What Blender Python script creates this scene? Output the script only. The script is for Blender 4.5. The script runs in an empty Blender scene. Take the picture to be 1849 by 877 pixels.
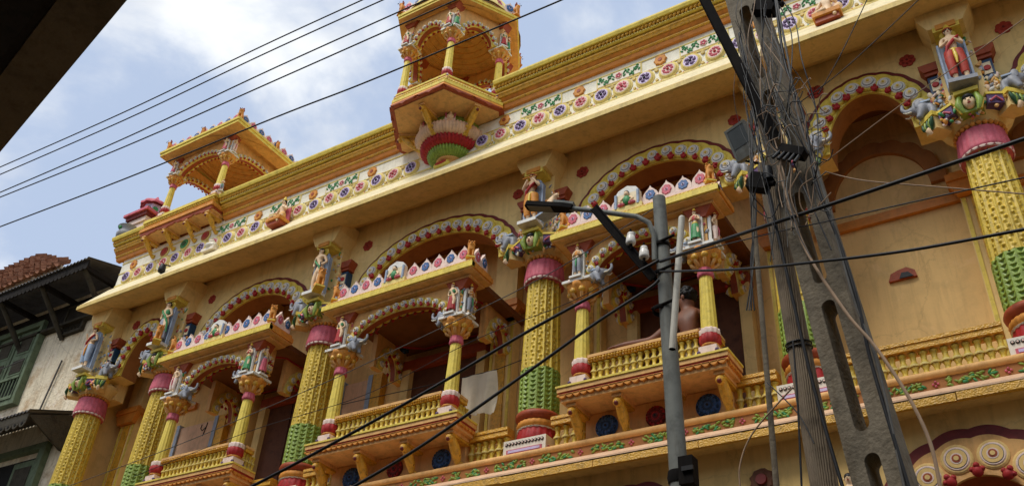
import bpy, bmesh, math, random
from mathutils import Vector, Matrix
random.seed(11)
PI = math.pi
rad = math.radians
scn = bpy.context.scene
COL = scn.collection

# ------------------------------------------------------------------ camera
EYE = 1.6                                   # eye height; the scene is laid out about the eye and lifted by EYE at the end
cam_d = bpy.data.cameras.new('camera'); cam = bpy.data.objects.new('camera', cam_d); COL.objects.link(cam)
FPX, UC, VC = 1708.1, 924.5, 438.5          # focal length and centre, in pixels of the 1849 px wide photograph
AX = ((0.84906132, 0.26870202, 0.45485613), (0.52509746, -0.52381317, -0.6707402), (0.05803039, 0.80834336, -0.58584425))
cam.matrix_world = Matrix.Translation((0, 0, EYE)) @ Matrix(AX).to_4x4()
cam_d.sensor_width = 36.0; cam_d.lens = 36.0 * FPX / 1849.0
cam_d.clip_start = 0.05; cam_d.clip_end = 2000
scn.camera = cam
RX = scn.render
RX.resolution_x, RX.resolution_y = 1024, 485

# ------------------------------------------------------------------ sky and light
SUN_EL, SUN_AZ = 57.0, 198.0                # azimuth clockwise from +Y (the facade looks to -Y)
w = bpy.data.worlds.new('World'); scn.world = w; w.use_nodes = True
nt = w.node_tree; N = nt.nodes; L = nt.links; N.clear()
out = N.new('ShaderNodeOutputWorld'); bg = N.new('ShaderNodeBackground')
sky = N.new('ShaderNodeTexSky'); sky.sky_type = 'NISHITA'; sky.sun_disc = False
sky.sun_elevation = rad(SUN_EL); sky.sun_rotation = rad(SUN_AZ); sky.air_density = 1.2; sky.dust_density = 2.5; sky.ozone_density = 1.2
tc = N.new('ShaderNodeTexCoord')
mp = N.new('ShaderNodeMapping'); mp.inputs['Scale'].default_value = (1.0, 1.0, 1.7); mp.inputs['Location'].default_value = (0.34, 0.2, 0.12)
no = N.new('ShaderNodeTexNoise'); no.inputs['Scale'].default_value = 3.3; no.inputs['Detail'].default_value = 9; no.inputs['Roughness'].default_value = 0.56; no.inputs['Distortion'].default_value = 0.35
cr = N.new('ShaderNodeValToRGB'); cr.color_ramp.elements[0].position = 0.42; cr.color_ramp.elements[1].position = 0.62
cr.color_ramp.elements[0].color = (0, 0, 0, 1); cr.color_ramp.elements[1].color = (1, 1, 1, 1); cr.color_ramp.interpolation = 'EASE'
mx = N.new('ShaderNodeMix'); mx.data_type = 'RGBA'
thin = N.new('ShaderNodeMix'); thin.data_type = 'RGBA'; thin.inputs[0].default_value = 0.80
thin.inputs[7].default_value = (4.9, 5.9, 7.8, 1)        # veil of high cloud over the blue
L.new(tc.outputs['Generated'], mp.inputs['Vector']); L.new(mp.outputs[0], no.inputs['Vector']); L.new(no.outputs['Fac'], cr.inputs[0])
L.new(sky.outputs[0], thin.inputs[6]); L.new(thin.outputs[2], mx.inputs[6]); L.new(cr.outputs[0], mx.inputs[0])
no2 = N.new('ShaderNodeTexNoise'); no2.inputs['Scale'].default_value = 6.5; no2.inputs['Detail'].default_value = 7; L.new(mp.outputs[0], no2.inputs['Vector'])
cg = N.new('ShaderNodeValToRGB'); cg.color_ramp.elements[0].position = .35; cg.color_ramp.elements[0].color = (.68, .71, .77, 1); cg.color_ramp.elements[1].position = .62; cg.color_ramp.elements[1].color = (.99, 1, 1, 1)
L.new(no2.outputs['Fac'], cg.inputs[0])
gain = N.new('ShaderNodeMix'); gain.data_type = 'RGBA'; gain.blend_type = 'MULTIPLY'; gain.inputs[0].default_value = 1; gain.inputs[7].default_value = (9.0, 9.15, 9.35, 1)
L.new(cg.outputs[0], gain.inputs[6]); L.new(gain.outputs[2], mx.inputs[7])
L.new(mx.outputs[2], bg.inputs['Color']); bg.inputs['Strength'].default_value = 0.075
L.new(bg.outputs[0], out.inputs[0])

sd = bpy.data.lights.new('sun', 'SUN'); sd.energy = 1.6; sd.angle = rad(24); sd.color = (1.0, 0.955, 0.87)
sun = bpy.data.objects.new('sun', sd); COL.objects.link(sun); sun.location = (0, 0, 40)
_d = Vector((math.sin(rad(SUN_AZ)) * math.cos(rad(SUN_EL)), math.cos(rad(SUN_AZ)) * math.cos(rad(SUN_EL)), math.sin(rad(SUN_EL))))
sun.rotation_euler = _d.to_track_quat('Z', 'Y').to_euler()
scn.view_settings.view_transform = 'Standard'; scn.view_settings.look = 'None'
scn.view_settings.exposure = 0.62; scn.view_settings.gamma = 1.0; scn.view_settings.use_curve_mapping = False
scn.render.engine = 'CYCLES'
scn.cycles.max_bounces = 8; scn.cycles.diffuse_bounces = 5

# ------------------------------------------------------------------ materials
def lin(c):
    return tuple(((v / 255.0) / 12.92 if v / 255.0 <= .04045 else ((v / 255.0 + .055) / 1.055) ** 2.4) for v in c) + (1.0,)
MATS = {}
def mat(name, rgb, rough=.6, var=.16, scale=9.0, bump=.25, bscale=60.0, bdist=.004, dirt=.25, kind='noise', spec=.35, rgb2=None, metal=0.0, worn=0.0, wscale=1.9):
    """painted plaster, with patchy tone, worn spots and fine relief"""
    m = bpy.data.materials.new(name); m.use_nodes = True; nt = m.node_tree; n = nt.nodes; l = nt.links
    b = n['Principled BSDF']; b.inputs['Roughness'].default_value = rough; b.inputs['Specular IOR Level'].default_value = spec
    b.inputs['Metallic'].default_value = metal
    tc = n.new('ShaderNodeTexCoord'); geo = n.new('ShaderNodeNewGeometry')
    n1 = n.new('ShaderNodeTexNoise'); n1.inputs['Scale'].default_value = scale; n1.inputs['Detail'].default_value = 6; n1.inputs['Roughness'].default_value = .65
    l.new(geo.outputs['Position'], n1.inputs['Vector'])
    r1 = n.new('ShaderNodeValToRGB'); c = lin(rgb); c2 = lin(rgb2) if rgb2 else tuple(x * (1 - var * 2.2) for x in c[:3]) + (1,)
    hi = tuple(min(1, x * (1 + var * .6)) for x in c[:3]) + (1,)
    r1.color_ramp.elements[0].position = .30; r1.color_ramp.elements[0].color = c2
    r1.color_ramp.elements[1].position = .72; r1.color_ramp.elements[1].color = hi
    e = r1.color_ramp.elements.new(.5); e.color = c
    l.new(n1.outputs['Fac'], r1.inputs[0]); colout = r1.outputs[0]
    if dirt > 0:
        mpn = n.new('ShaderNodeMapping'); mpn.inputs['Scale'].default_value = (7, 7, .9)
        l.new(geo.outputs['Position'], mpn.inputs['Vector'])
        n2 = n.new('ShaderNodeTexNoise'); n2.inputs['Scale'].default_value = 1.6; n2.inputs['Detail'].default_value = 8; n2.inputs['Roughness'].default_value = .7
        l.new(mpn.outputs[0], n2.inputs['Vector'])
        r2 = n.new('ShaderNodeValToRGB'); r2.color_ramp.elements[0].position = .50; r2.color_ramp.elements[1].position = .74
        r2.color_ramp.elements[0].color = (0, 0, 0, 1); r2.color_ramp.elements[1].color = (dirt * 2, dirt * 2, dirt * 2, 1)
        l.new(n2.outputs['Fac'], r2.inputs[0])
        mm = n.new('ShaderNodeMix'); mm.data_type = 'RGBA'; l.new(r2.outputs[0], mm.inputs[0]); l.new(colout, mm.inputs[6])
        mm.inputs[7].default_value = (c[0] * .38 + .03, c[1] * .34 + .022, c[2] * .30 + .014, 1); colout = mm.outputs[2]
    if worn > 0:
        # peeled patches, hairline cracks and rain runs, each with a shape of its own
        n3 = n.new('ShaderNodeTexNoise'); n3.inputs['Scale'].default_value = wscale; n3.inputs['Detail'].default_value = 10; n3.inputs['Roughness'].default_value = .72; n3.inputs['Distortion'].default_value = .6
        l.new(geo.outputs['Position'], n3.inputs['Vector'])
        r3 = n.new('ShaderNodeValToRGB'); r3.color_ramp.elements[0].position = .575; r3.color_ramp.elements[1].position = .61
        r3.color_ramp.elements[0].color = (0, 0, 0, 1); r3.color_ramp.elements[1].color = (worn, worn, worn, 1); l.new(n3.outputs['Fac'], r3.inputs[0])
        m3 = n.new('ShaderNodeMix'); m3.data_type = 'RGBA'; l.new(r3.outputs[0], m3.inputs[0]); l.new(colout, m3.inputs[6]); m3.inputs[7].default_value = (min(1, c[0] * 1.12 + .04), min(1, c[1] * 1.12 + .05), min(1, c[2] * 1.2 + .07), 1)
        vo = n.new('ShaderNodeTexVoronoi'); vo.feature = 'DISTANCE_TO_EDGE'; vo.inputs['Scale'].default_value = 1.3
        ad = n.new('ShaderNodeMix'); ad.data_type = 'RGBA'; ad.blend_type = 'ADD'; ad.inputs[0].default_value = .35; l.new(geo.outputs['Position'], ad.inputs[6]); l.new(n3.outputs['Color'], ad.inputs[7]); l.new(ad.outputs[2], vo.inputs['Vector'])
        r4 = n.new('ShaderNodeValToRGB'); r4.color_ramp.elements[0].position = .0; r4.color_ramp.elements[1].position = .012; r4.color_ramp.elements[0].color = (worn, worn, worn, 1); r4.color_ramp.elements[1].color = (0, 0, 0, 1); l.new(vo.outputs['Distance'], r4.inputs[0])
        m4 = n.new('ShaderNodeMix'); m4.data_type = 'RGBA'; l.new(r4.outputs[0], m4.inputs[0]); l.new(m3.outputs[2], m4.inputs[6]); m4.inputs[7].default_value = (c[0] * .35, c[1] * .3, c[2] * .25, 1)
        mp5 = n.new('ShaderNodeMapping'); mp5.inputs['Scale'].default_value = (16, 16, .55); l.new(geo.outputs['Position'], mp5.inputs['Vector'])
        n5 = n.new('ShaderNodeTexNoise'); n5.inputs['Scale'].default_value = 1.0; n5.inputs['Detail'].default_value = 5; l.new(mp5.outputs[0], n5.inputs['Vector'])
        r5 = n.new('ShaderNodeValToRGB'); r5.color_ramp.elements[0].position = .56; r5.color_ramp.elements[1].position = .70; r5.color_ramp.elements[0].color = (0, 0, 0, 1); r5.color_ramp.elements[1].color = (worn * .8,) * 3 + (1,); l.new(n5.outputs['Fac'], r5.inputs[0])
        m5 = n.new('ShaderNodeMix'); m5.data_type = 'RGBA'; l.new(r5.outputs[0], m5.inputs[0]); l.new(m4.outputs[2], m5.inputs[6]); m5.inputs[7].default_value = (c[0] * .5, c[1] * .46, c[2] * .42, 1)
        colout = m5.outputs[2]
    l.new(colout, b.inputs['Base Color'])
    if bump > 0:
        bp = n.new('ShaderNodeBump'); bp.inputs['Strength'].default_value = bump; bp.inputs['Distance'].default_value = bdist
        if kind == 'noise':
            t = n.new('ShaderNodeTexNoise'); t.inputs['Scale'].default_value = bscale; t.inputs['Detail'].default_value = 4; o = t.outputs['Fac']
        elif kind == 'cells':
            t = n.new('ShaderNodeTexVoronoi'); t.inputs['Scale'].default_value = bscale; o = t.outputs['Distance']
        else:
            t = n.new('ShaderNodeTexWave'); t.inputs['Scale'].default_value = bscale; t.inputs['Distortion'].default_value = 2; o = t.outputs['Fac']
        l.new(geo.outputs['Position'], t.inputs['Vector']); l.new(o, bp.inputs['Height']); l.new(bp.outputs[0], b.inputs['Normal'])
    MATS[name] = m
    return m

mat('cream', (236, 204, 134), .7, .08, 3.5, .3, 45, .005, .15, worn=.22)
mat('soffit', (232, 196, 124), .75, .10, 2.6, .3, 30, .005, .20, worn=.24)
mat('white', (244, 238, 216), .6, .07, 12, .5, 70, .006, .16, 'cells')
mat('whitep', (238, 226, 205), .55, .06, 14, .15, 60, .003, .15)
mat('gold', (218, 164, 50), .42, .20, 22, .6, 75, .008, .15, 'cells', .5)
mat('goldrib', (222, 190, 66), .42, .22, 30, .35, 120, .004, .30, 'noise', .45)
mat('yellow', (230, 204, 86), .55, .12, 16, .25, 80, .003, .24, 'noise', .3, worn=.30, wscale=11)
mat('paleyellow', (230, 208, 124), .6, .10, 14, .2, 80, .003, .24, worn=.26, wscale=11)
mat('orange', (216, 144, 58), .6, .14, 12, .3, 60, .003, .28, 'noise', .3, worn=.30, wscale=12)
mat('peach', (228, 176, 108), .68, .11, 8, .28, 50, .003, .28, worn=.26, wscale=7)
mat('brickred', (160, 72, 38), .55, .16, 12, .3, 60, .004, .2)
mat('red', (172, 40, 38), .55, .16, 20, .2, 80, .002, .22, 'noise', .3, worn=.34, wscale=14)
mat('darkred', (112, 34, 28), .5, .15, 14, .2, 60, .003, .15)
mat('pink', (206, 100, 114), .58, .14, 16, .2, 80, .002, .24, 'noise', .3, worn=.38, wscale=13)
mat('palepink', (234, 208, 192), .6, .10, 16, .2, 80, .002, .24, worn=.2, wscale=12)
mat('green', (140, 164, 62), .45, .2, 22, .4, 90, .005, .30, 'noise', .45)
mat('leaf', (66, 142, 84), .5, .18, 24, .2, 80, .003, .1)
mat('darkgreen', (44, 84, 50), .5, .18, 24, .2, 80, .003, .12)
mat('blue', (58, 98, 150), .5, .16, 24, .2, 80, .003, .1)
mat('darkblue', (26, 60, 92), .45, .2, 24, .3, 80, .004, .12)
mat('slabblue', (158, 174, 194), .6, .12, 18, .2, 70, .003, .26, worn=.34, wscale=12)
mat('purple', (96, 72, 112), .55, .2, 26, .2, 80, .003, .2)
mat('lilac', (206, 188, 222), .5, .08, 20, .1, 80, .002, .1)
mat('grey', (146, 148, 154), .5, .14, 18, .25, 70, .004, .2)
mat('skin', (236, 202, 160), .5, .08, 20, .1, 80, .002, .15)
mat('black', (22, 20, 22), .5, .2, 20, .1, 80, .002, 0)
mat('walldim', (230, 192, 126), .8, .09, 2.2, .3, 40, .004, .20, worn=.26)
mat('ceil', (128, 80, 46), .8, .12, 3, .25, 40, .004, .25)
mat('lacework', (232, 214, 176), .55, .10, 20, .3, 80, .003, .18)
mat('door', (98, 58, 34), .7, .2, 10, .3, 40, .004, .2)
mat('palepeach', (226, 186, 150), .6, .1, 8, .3, 50, .004, .25)
mat('lipyellow', (214, 186, 108), .6, .12, 10, .3, 50, .004, .3)
mat('slopecream', (232, 218, 176), .65, .09, 14, .6, 60, .006, .22, 'cells')
mat('brown', (166, 108, 54), .7, .14, 6, .3, 50, .004, .25)
mat('burnt', (206, 130, 48), .5, .14, 10, .3, 60, .003, .22, 'noise', .4)
mat('fadedred', (176, 62, 46), .6, .14, 14, .2, 60, .003, .3, worn=.4, wscale=14)
mat('pale_shell', (222, 218, 208), .5, .08, 20, .15, 80, .002, .15)

# ------------------------------------------------------------------ mesh helpers
class MB:
    def __init__(s): s.v = []; s.f = []; s.m = []; s.sm = []; s.names = []
    def mi(s, name):
        if name not in s.names: s.names.append(name)
        return s.names.index(name)
    def add(s, vs, fs, m, smooth=False):
        o = len(s.v); s.v += [tuple(p) for p in vs]; i = s.mi(m)
        for f in fs: s.f.append([a + o for a in f]); s.m.append(i); s.sm.append(smooth)
        return s
    def box(s, x0, x1, y0, y1, z0, z1, m, M=None):
        vs = [Vector((x, y, z)) for x in (x0, x1) for y in (y0, y1) for z in (z0, z1)]
        if M is not None: vs = [M @ v for v in vs]
        return s.add(vs, [(0, 1, 3, 2), (4, 6, 7, 5), (0, 4, 5, 1), (2, 3, 7, 6), (0, 2, 6, 4), (1, 5, 7, 3)], m)
    def prism(s, poly, axis, a, b, m, M=None, cap=True, smooth=False):
        """poly: 2D points; axis 'x' -> (y,z), 'y' -> (x,z), 'z' -> (x,y)"""
        n = len(poly)
        def P(p, t): return Vector((t, p[0], p[1])) if axis == 'x' else (Vector((p[0], t, p[1])) if axis == 'y' else Vector((p[0], p[1], t)))
        vs = [P(p, a) for p in poly] + [P(p, b) for p in poly]
        if M is not None: vs = [M @ v for v in vs]
        fs = [(i, (i + 1) % n, n + (i + 1) % n, n + i) for i in range(n)]
        s.add(vs, fs, m, smooth)
        if cap: s.add(vs, [tuple(range(n))[::-1], tuple(range(n, 2 * n))], m)
        return s
    def lathe(s, prof, m, seg=20, M=None, smooth=True, fl=None, a0=0, a1=2 * PI):
        """prof: (radius, z) list; fl(k, seg) scales the radius round the axis"""
        full = abs(a1 - a0 - 2 * PI) < 1e-6; k = seg if full else seg + 1
        vs = []
        for r, z in prof:
            for i in range(k):
                a = a0 + (a1 - a0) * i / seg; q = r * (fl(i, seg) if fl else 1)
                vs.append(Vector((q * math.cos(a), q * math.sin(a), z)))
        if M is not None: vs = [M @ v for v in vs]
        fs = []
        for j in range(len(prof) - 1):
            for i in range(seg):
                i2 = (i + 1) % k
                fs.append((j * k + i, j * k + i2, (j + 1) * k + i2, (j + 1) * k + i))
        return s.add(vs, fs, m, smooth)
    def disc(s, r, t, m, seg=16, M=None, wob=None):
        """flat round boss in the xz plane, its face towards -y by t, bevelled rim"""
        vs = []
        for rr, y in ((r, 0), (r, -t * .6), (r * .88, -t)):
            for i in range(seg):
                a = 2 * PI * i / seg; q = rr * (wob(a) if wob else 1)
                vs.append(Vector((q * math.cos(a), y, q * math.sin(a))))
        vs.append(Vector((0, -t, 0)))
        if M is not None: vs = [M @ v for v in vs]
        fs = []
        for j in range(2):
            for i in range(seg): fs.append((j * seg + i, j * seg + (i + 1) % seg, (j + 1) * seg + (i + 1) % seg, (j + 1) * seg + i))
        for i in range(seg): fs.append((2 * seg + i, 2 * seg + (i + 1) % seg, 3 * seg))
        return s.add(vs, fs, m)
    def ball(s, c, r, m, M=None, seg=10, rings=7):
        c = Vector(c); r = Vector((r, r, r)) if not hasattr(r, '__len__') else Vector(r); vs = [];
        for j in range(rings + 1):
            t = PI * j / rings
            for i in range(seg):
                a = 2 * PI * i / seg
                vs.append(c + Vector((r.x * math.sin(t) * math.cos(a), r.y * math.sin(t) * math.sin(a), r.z * math.cos(t))))
        if M is not None: vs = [M @ v for v in vs]
        fs = [(j * seg + i, j * seg + (i + 1) % seg, (j + 1) * seg + (i + 1) % seg, (j + 1) * seg + i) for j in range(rings) for i in range(seg)]
        return s.add(vs, fs, m, True)
    def tube(s, pts, r, m, seg=8, M=None, cap=True):
        pts = [Vector(p) for p in pts]; n = len(pts); rs = r if hasattr(r, '__len__') else [r] * n
        vs = []; up = Vector((0, 0, 1))
        for i, p in enumerate(pts):
            d = (pts[min(i + 1, n - 1)] - pts[max(i - 1, 0)]).normalized()
            if i == 0:
                ref = Vector((0, 0, 1)) if abs(d.z) < .9 else Vector((1, 0, 0))
                u = d.cross(ref).normalized()
            else:
                u = (u - d * u.dot(d)).normalized()
            v_ = d.cross(u)
            for j in range(seg):
                a = 2 * PI * j / seg; vs.append(p + (u * math.cos(a) + v_ * math.sin(a)) * rs[i])
        if M is not None: vs = [M @ v for v in vs]
        fs = [(i * seg + j, i * seg + (j + 1) % seg, (i + 1) * seg + (j + 1) % seg, (i + 1) * seg + j) for i in range(n - 1) for j in range(seg)]
        s.add(vs, fs, m, True)
        if cap: s.add(vs, [tuple(range(seg))[::-1], tuple(range((n - 1) * seg, n * seg))], m)
        return s
    def mesh(s, name):
        me = bpy.data.meshes.new(name); me.from_pydata(s.v, [], s.f)
        for nm in s.names: me.materials.append(MATS[nm])
        me.polygons.foreach_set('material_index', s.m); me.polygons.foreach_set('use_smooth', s.sm)
        me.validate(); me.update()
        bm = bmesh.new(); bm.from_mesh(me); bmesh.ops.recalc_face_normals(bm, faces=bm.faces); bm.to_mesh(me); bm.free()
        return me
    def build(s, name, parent=None, M=None):
        return put(s.mesh(name), name, parent, M)
def put(me, name, parent=None, M=None):
    o = bpy.data.objects.new(name, me); COL.objects.link(o)
    if parent is not None: o.parent = parent
    if M is not None: o.matrix_local = M
    return o
def tag(o, label=None, cat=None, group=None, kind=None):
    for k_, v_ in (('label', label), ('category', cat), ('group', group), ('kind', kind)):
        if v_: o[k_] = v_
    return o
def empty(name, loc=(0, 0, 0), parent=None):
    o = bpy.data.objects.new(name, None); COL.objects.link(o); o.location = loc; o.empty_display_size = .1
    if parent is not None: o.parent = parent
    return o
def T(x, y, z): return Matrix.Translation((x, y, z))
def RZ(a): return Matrix.Rotation(a, 4, 'Z')
def RY(a): return Matrix.Rotation(a, 4, 'Y')
def RXm(a): return Matrix.Rotation(a, 4, 'X')
def S(a, b=None, c=None): return Matrix.Diagonal((a, a if b is None else b, a if c is None else c, 1))
def ray(u, v):
    d = Matrix(AX) @ Vector((u - UC, -(v - VC), -FPX)); return d / d.y
def at(u, v, Y): return ray(u, v) * Y      # a point of the street or facade at depth Y

# ------------------------------------------------------------------ the palace
palace = empty('palace', (-6, 7.5, -EYE))
tag(palace, 'ornate yellow palace facade with painted columns, scalloped arches, balconies and rooftop pavilions', 'building')
OFF = Vector((6, -7.5, EYE))
hub = palace
def P(mb, name, parent=None, M=None):
    """a part of the palace: laid out in street coordinates"""
    if parent is None:
        return mb.build(name, palace, (T(*OFF) @ M) if M is not None else T(*OFF))
    return mb.build(name, parent, M)
def Pm(me, name, M): return put(me, name, palace, T(*OFF) @ M)

COLX = [-12.47, -10.80, -7.85, -4.61, -1.85, -0.04, 2.75]
YW = 7.48                                    # arch wall
XL, XR = -12.72, 3.6

# --- walls behind the colonnade
b = MB(); b.box(-12.9, XR, 8.20, 8.95, 3.5, 7.8, 'walldim'); back = P(b, 'back_wall')
b = MB(); b.box(-12.92, -12.62, 7.62, 8.74, -1.6, 7.6, 'cream'); b.box(-12.92, -12.2, 7.64, 7.8, 6.1, 7.6, 'cream'); P(b, 'end_wall')
b = MB(); b.box(XR, XR + .3, 7.2, 8.74, -1.6, 8.5, 'cream'); P(b, 'end_wall')
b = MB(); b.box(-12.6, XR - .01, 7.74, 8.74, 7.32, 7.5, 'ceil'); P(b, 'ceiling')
b = MB(); b.box(-12.6, XR - .01, 7.51, 8.74, 3.36, 3.66, 'walldim'); P(b, 'gallery_floor')
b = MB(); b.box(-12.9, XR, 7.75, 12.5, 7.85, 8.5, 'walldim'); P(b, 'roof_deck')

# --- columns
def leafshaft():
    """gold fluted shaft with leaf relief above a green chevron drum: real relief, one mesh for all columns"""
    seg, ribs = 196, 10; mb = MB(); 
    z0, z1, z2 = 4.20, 4.69, 5.80
    def ring_rows(za, zb, rows, rfun, m):
        vs = []; fs = []
        for j in range(rows + 1):
            z = za + (zb - za) * j / rows
            for i in range(seg):
                a = 2 * PI * i / seg; r = rfun(a, z)
                vs.append((r * math.cos(a), r * math.sin(a), z))
        for j in range(rows):
            for i in range(seg):
                fs.append((j * seg + i, j * seg + (i + 1) % seg, (j + 1) * seg + (i + 1) % seg, (j + 1) * seg + i))
        mb.add(vs, fs, m, True)
    def rg(a, z):
        base = .194 - .022 * (z - z1) / (z2 - z1)
        u = (a / (2 * PI) * 14) % 1.0; d = abs(u - .5) * 2      # 0 mid band, 1 at rib
        if d > .80: return base + .012
        if d > .66: return base - .012
        k = int(a / (2 * PI) * 14); zz = z * 21 + .37 * k
        ph = zz % 1.0; side = 1 if int(zz) % 2 else -1
        w_ = math.sin(ph * PI); off = side * .22 * math.sin(ph * PI); e_ = abs((u - .5) * 2 - off)
        lf = max(0, 1 - e_ / (.12 + .32 * w_))
        cut = 1 if (zz * 3 + e_ * 2.2) % 1.0 < .28 else 0
        h_ = math.sin(int(zz) * 12.9898 + k * 78.233) * 43758.5453; h_ -= math.floor(h_)
        return base - .012 + .019 * min(1, lf * 1.6) * w_ * (.45 + .65 * h_) - .006 * cut * (lf > .1)
    def rgr(a, z):
        base = .207; u = (a / (2 * PI) * 16) % 1.0; d = abs(u - .5) * 2
        ph = (z * 19 + (.5 if int(a / (2 * PI) * 16) % 2 else 0)) % 1.0
        hole = 1 if (ph > .22 and d < .78 * (ph - .1)) else 0
        return base + (.006 if d > .86 else 0) - .018 * hole
    ring_rows(z1, z2, 190, rg, 'goldrib')
    ring_rows(z0, z1, 90, rgr, 'green')
    return mb.mesh('column')
SHAFT = leafshaft()
flute = lambda n, d=.06: (lambda i, s: 1 + d * (abs(((i * n / s) % 1) - .5) * 2 - .5))
b = MB()
b.lathe([(.10, 5.78), (.222, 5.78), (.224, 5.83), (.218, 5.9), (.206, 6.0), (.20, 6.04)], 'pink', 66, fl=flute(22, .055))
b.lathe([(.218, 5.775), (.228, 5.79), (.222, 5.80)], 'palepink', 44)
COLLAR = b.mesh('collar')
b = MB()
for i in range(26): 
    a = 2 * PI * i / 26; b.ball((.205 * math.cos(a), .205 * math.sin(a), 6.065), .026, 'orange', seg=6, rings=4)
b.lathe([(.19, 6.05), (.21, 6.09), (.25, 6.14), (.315, 6.2), (.33, 6.24), (.30, 6.27), (.1, 6.27)], 'cream', 28)
CAPBELL = b.mesh('capital')
def leafblock():
    """projecting capital block: yellow slab on green acanthus leaves"""
    b = MB(); b.box(-.085, .085, -.10, .10, .12, .17, 'yellow')
    b.box(-.07, .07, -.075, .09, -.02, .12, 'cream')
    for k_ in range(5):
        x = -.06 + .03 * k_
        b.tube([(x * .4, -.085, -.015), (x * .9, -.105, .04), (x * 1.15, -.098, .10)], [.006, .022, .012], 'green' if k_ % 2 else 'darkgreen', 6)
    b.tube([(0, -.08, -.05), (0, -.11, -.02), (0, -.09, .03)], [.02, .028, .012], 'skin', 6)
    return b.mesh('leaf_block')
LEAFB = leafblock()
b = MB(); b.box(-.08, .08, -.08, .08, 0, .12, 'purple'); b.box(-.09, .09, -.09, .09, .12, .15, 'yellow'); b.tube([(-.06, -.09, .02), (0, -.1, .07), (.06, -.09, .02)], .012, 'pink', 5)
PURPB = b.mesh('purple_block')
b = MB()                                           # central mask between leaves
b.ball((0, -.06, .05), (.055, .05, .072), 'skin'); b.box(-.1, .1, -.05, .1, -.04, .16, 'green'); b.box(-.105, .105, -.09, .1, .16, .20, 'yellow')
b.ball((0, -.075, .105), (.05, .04, .035), 'black'); b.ball((0, -.112, .045), (.012, .012, .016), 'skin', seg=6, rings=4)
for sx in (-1, 1):
    b.ball((sx * .02, -.105, .066), (.009, .007, .006), 'black', seg=6, rings=4)
    b.tube([(sx * .06, -.07, -.06), (sx * .09, -.09, .03), (sx * .07, -.075, .13)], [.015, .035, .015], 'green', 6)
    b.tube([(sx * .08, -.06, -.05), (sx * .10, -.07, .03)], [.015, .025], 'yellow', 6)
b.ball((0, -.108, .018), (.018, .008, .006), 'red', seg=6, rings=4)
MASK = b.mesh('mask_block')
b = MB()
b.lathe([(.12, 3.88), (.205, 3.88), (.215, 3.92), (.20, 3.99), (.192, 4.04)], 'red', 66, fl=flute(20, .07))
COLBASE = b.mesh('base_drum')
b = MB(); tw = lambda i, s: 1 + .02 * math.sin(i * PI * 2 * 3 / 8)
b.lathe([(.18, 4.03), (.205, 4.045), (.215, 4.075), (.205, 4.105), (.19, 4.115)], 'orange', 64, fl=tw)
b.lathe([(.19, 4.11), (.225, 4.14), (.235, 4.17), (.225, 4.20), (.15, 4.215)], 'brickred', 40)
b.lathe([(.19, 4.035), (.21, 4.03), (.19, 4.02)], 'white', 40)
COLTORUS = b.mesh('base_ring')
b = MB(); b.box(-.24, .24, -.24, .24, 3.715, 3.885, 'whitep'); b.box(-.20, .20, -.248, -.23, 3.74, 3.785, 'pink')
b.box(-.18, .18, -.252, -.23, 3.75, 3.775, 'lilac')
b.box(.23, .248, -.2, .2, 3.74, 3.785, 'pink')
for i in range(12):
    b.disc(.017, .012, 'black', 10, T(-.205 + .037 * i, -.238, 3.845)); b.disc(.010, .016, 'palepink', 8, T(-.205 + .037 * i, -.238, 3.845))
PLINTH = b.mesh('plinth')
def pier():
    b = MB()
    b.box(-.17, .17, -.16, .10, 6.26, 7.62, 'cream')
    b.box(-.30, .30, -.13, .02, 6.86, 6.90, 'brickred'); b.prism([(-.30, 6.90), (.30, 6.90), (.34, 6.97), (.34, 7.0), (-.34, 7.0), (-.34, 6.97)], 'y', -.15, .02, 'brickred')
    for sx in (-1, 1):
        b.box(sx * .17, sx * .285, -.12, .015, 6.62, 6.84, 'darkblue'); b.box(sx * .19, sx * .265, -.128, -.11, 6.655, 6.80, 'lacework')
        b.disc(.032, .015, 'red', 10, T(sx * .228, -.126, 6.727))
        b.box(sx * .17, sx * .24, -.1, .01, 6.44, 6.6, 'peach'); b.box(sx * .17, sx * .29, -.13, .01, 6.40, 6.44, 'slabblue')
        b.ball((sx * .21, -.11, 6.53), (.035, .03, .06), 'skin', seg=8, rings=6)
    b.prism([(-.16, 7.22), (.16, 7.22), (.24, 7.38), (.26, 7.55), (-.26, 7.55), (-.24, 7.38)], 'y', -.36, -.0, 'cream')
    b.box(-.12, .12, -.36, -.1, 7.16, 7.25, 'yellow')
    b.box(-.09, .09, -.375, -.3, 7.175, 7.235, 'orange')
    return b.mesh('pier')
PIER = pier()
def carving(n, boxes, seed, k=1.0):
    rnd_ = random.Random(seed); b = MB(); pal = ('pale_shell', 'skin', 'palepink', 'slabblue', 'lacework', 'orange', 'gold', 'peach', 'leaf', 'pink', 'grey')
    for i in range(n):
        (x0, x1, y0, y1, z0, z1) = boxes[i % len(boxes)]
        c = Vector((rnd_.uniform(x0, x1), rnd_.uniform(y0, y1), rnd_.uniform(z0, z1)))
        b.ball((0, 0, 0), (rnd_.uniform(.010, .024) * k, rnd_.uniform(.010, .02) * k, rnd_.uniform(.014, .042) * k), rnd_.choice(pal), T(*c) @ RY(rnd_.uniform(-.9, .9)) @ RXm(rnd_.uniform(-.4, .4)), 6, 5)
    return b.mesh('carved_relief')
CARVC = [carving(250, [(-.17, .17, -.17, -.15, 6.40, 7.15), (.165, .185, -.15, .0, 6.42, 6.84), (-.185, -.165, -.15, .0, 6.42, 6.84), (-.30, .30, -.30, -.24, 6.10, 6.22), (.16, .30, -.16, -.12, 6.42, 6.62), (-.30, -.16, -.16, -.12, 6.42, 6.62)], 40 + q) for q in range(3)]
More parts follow.
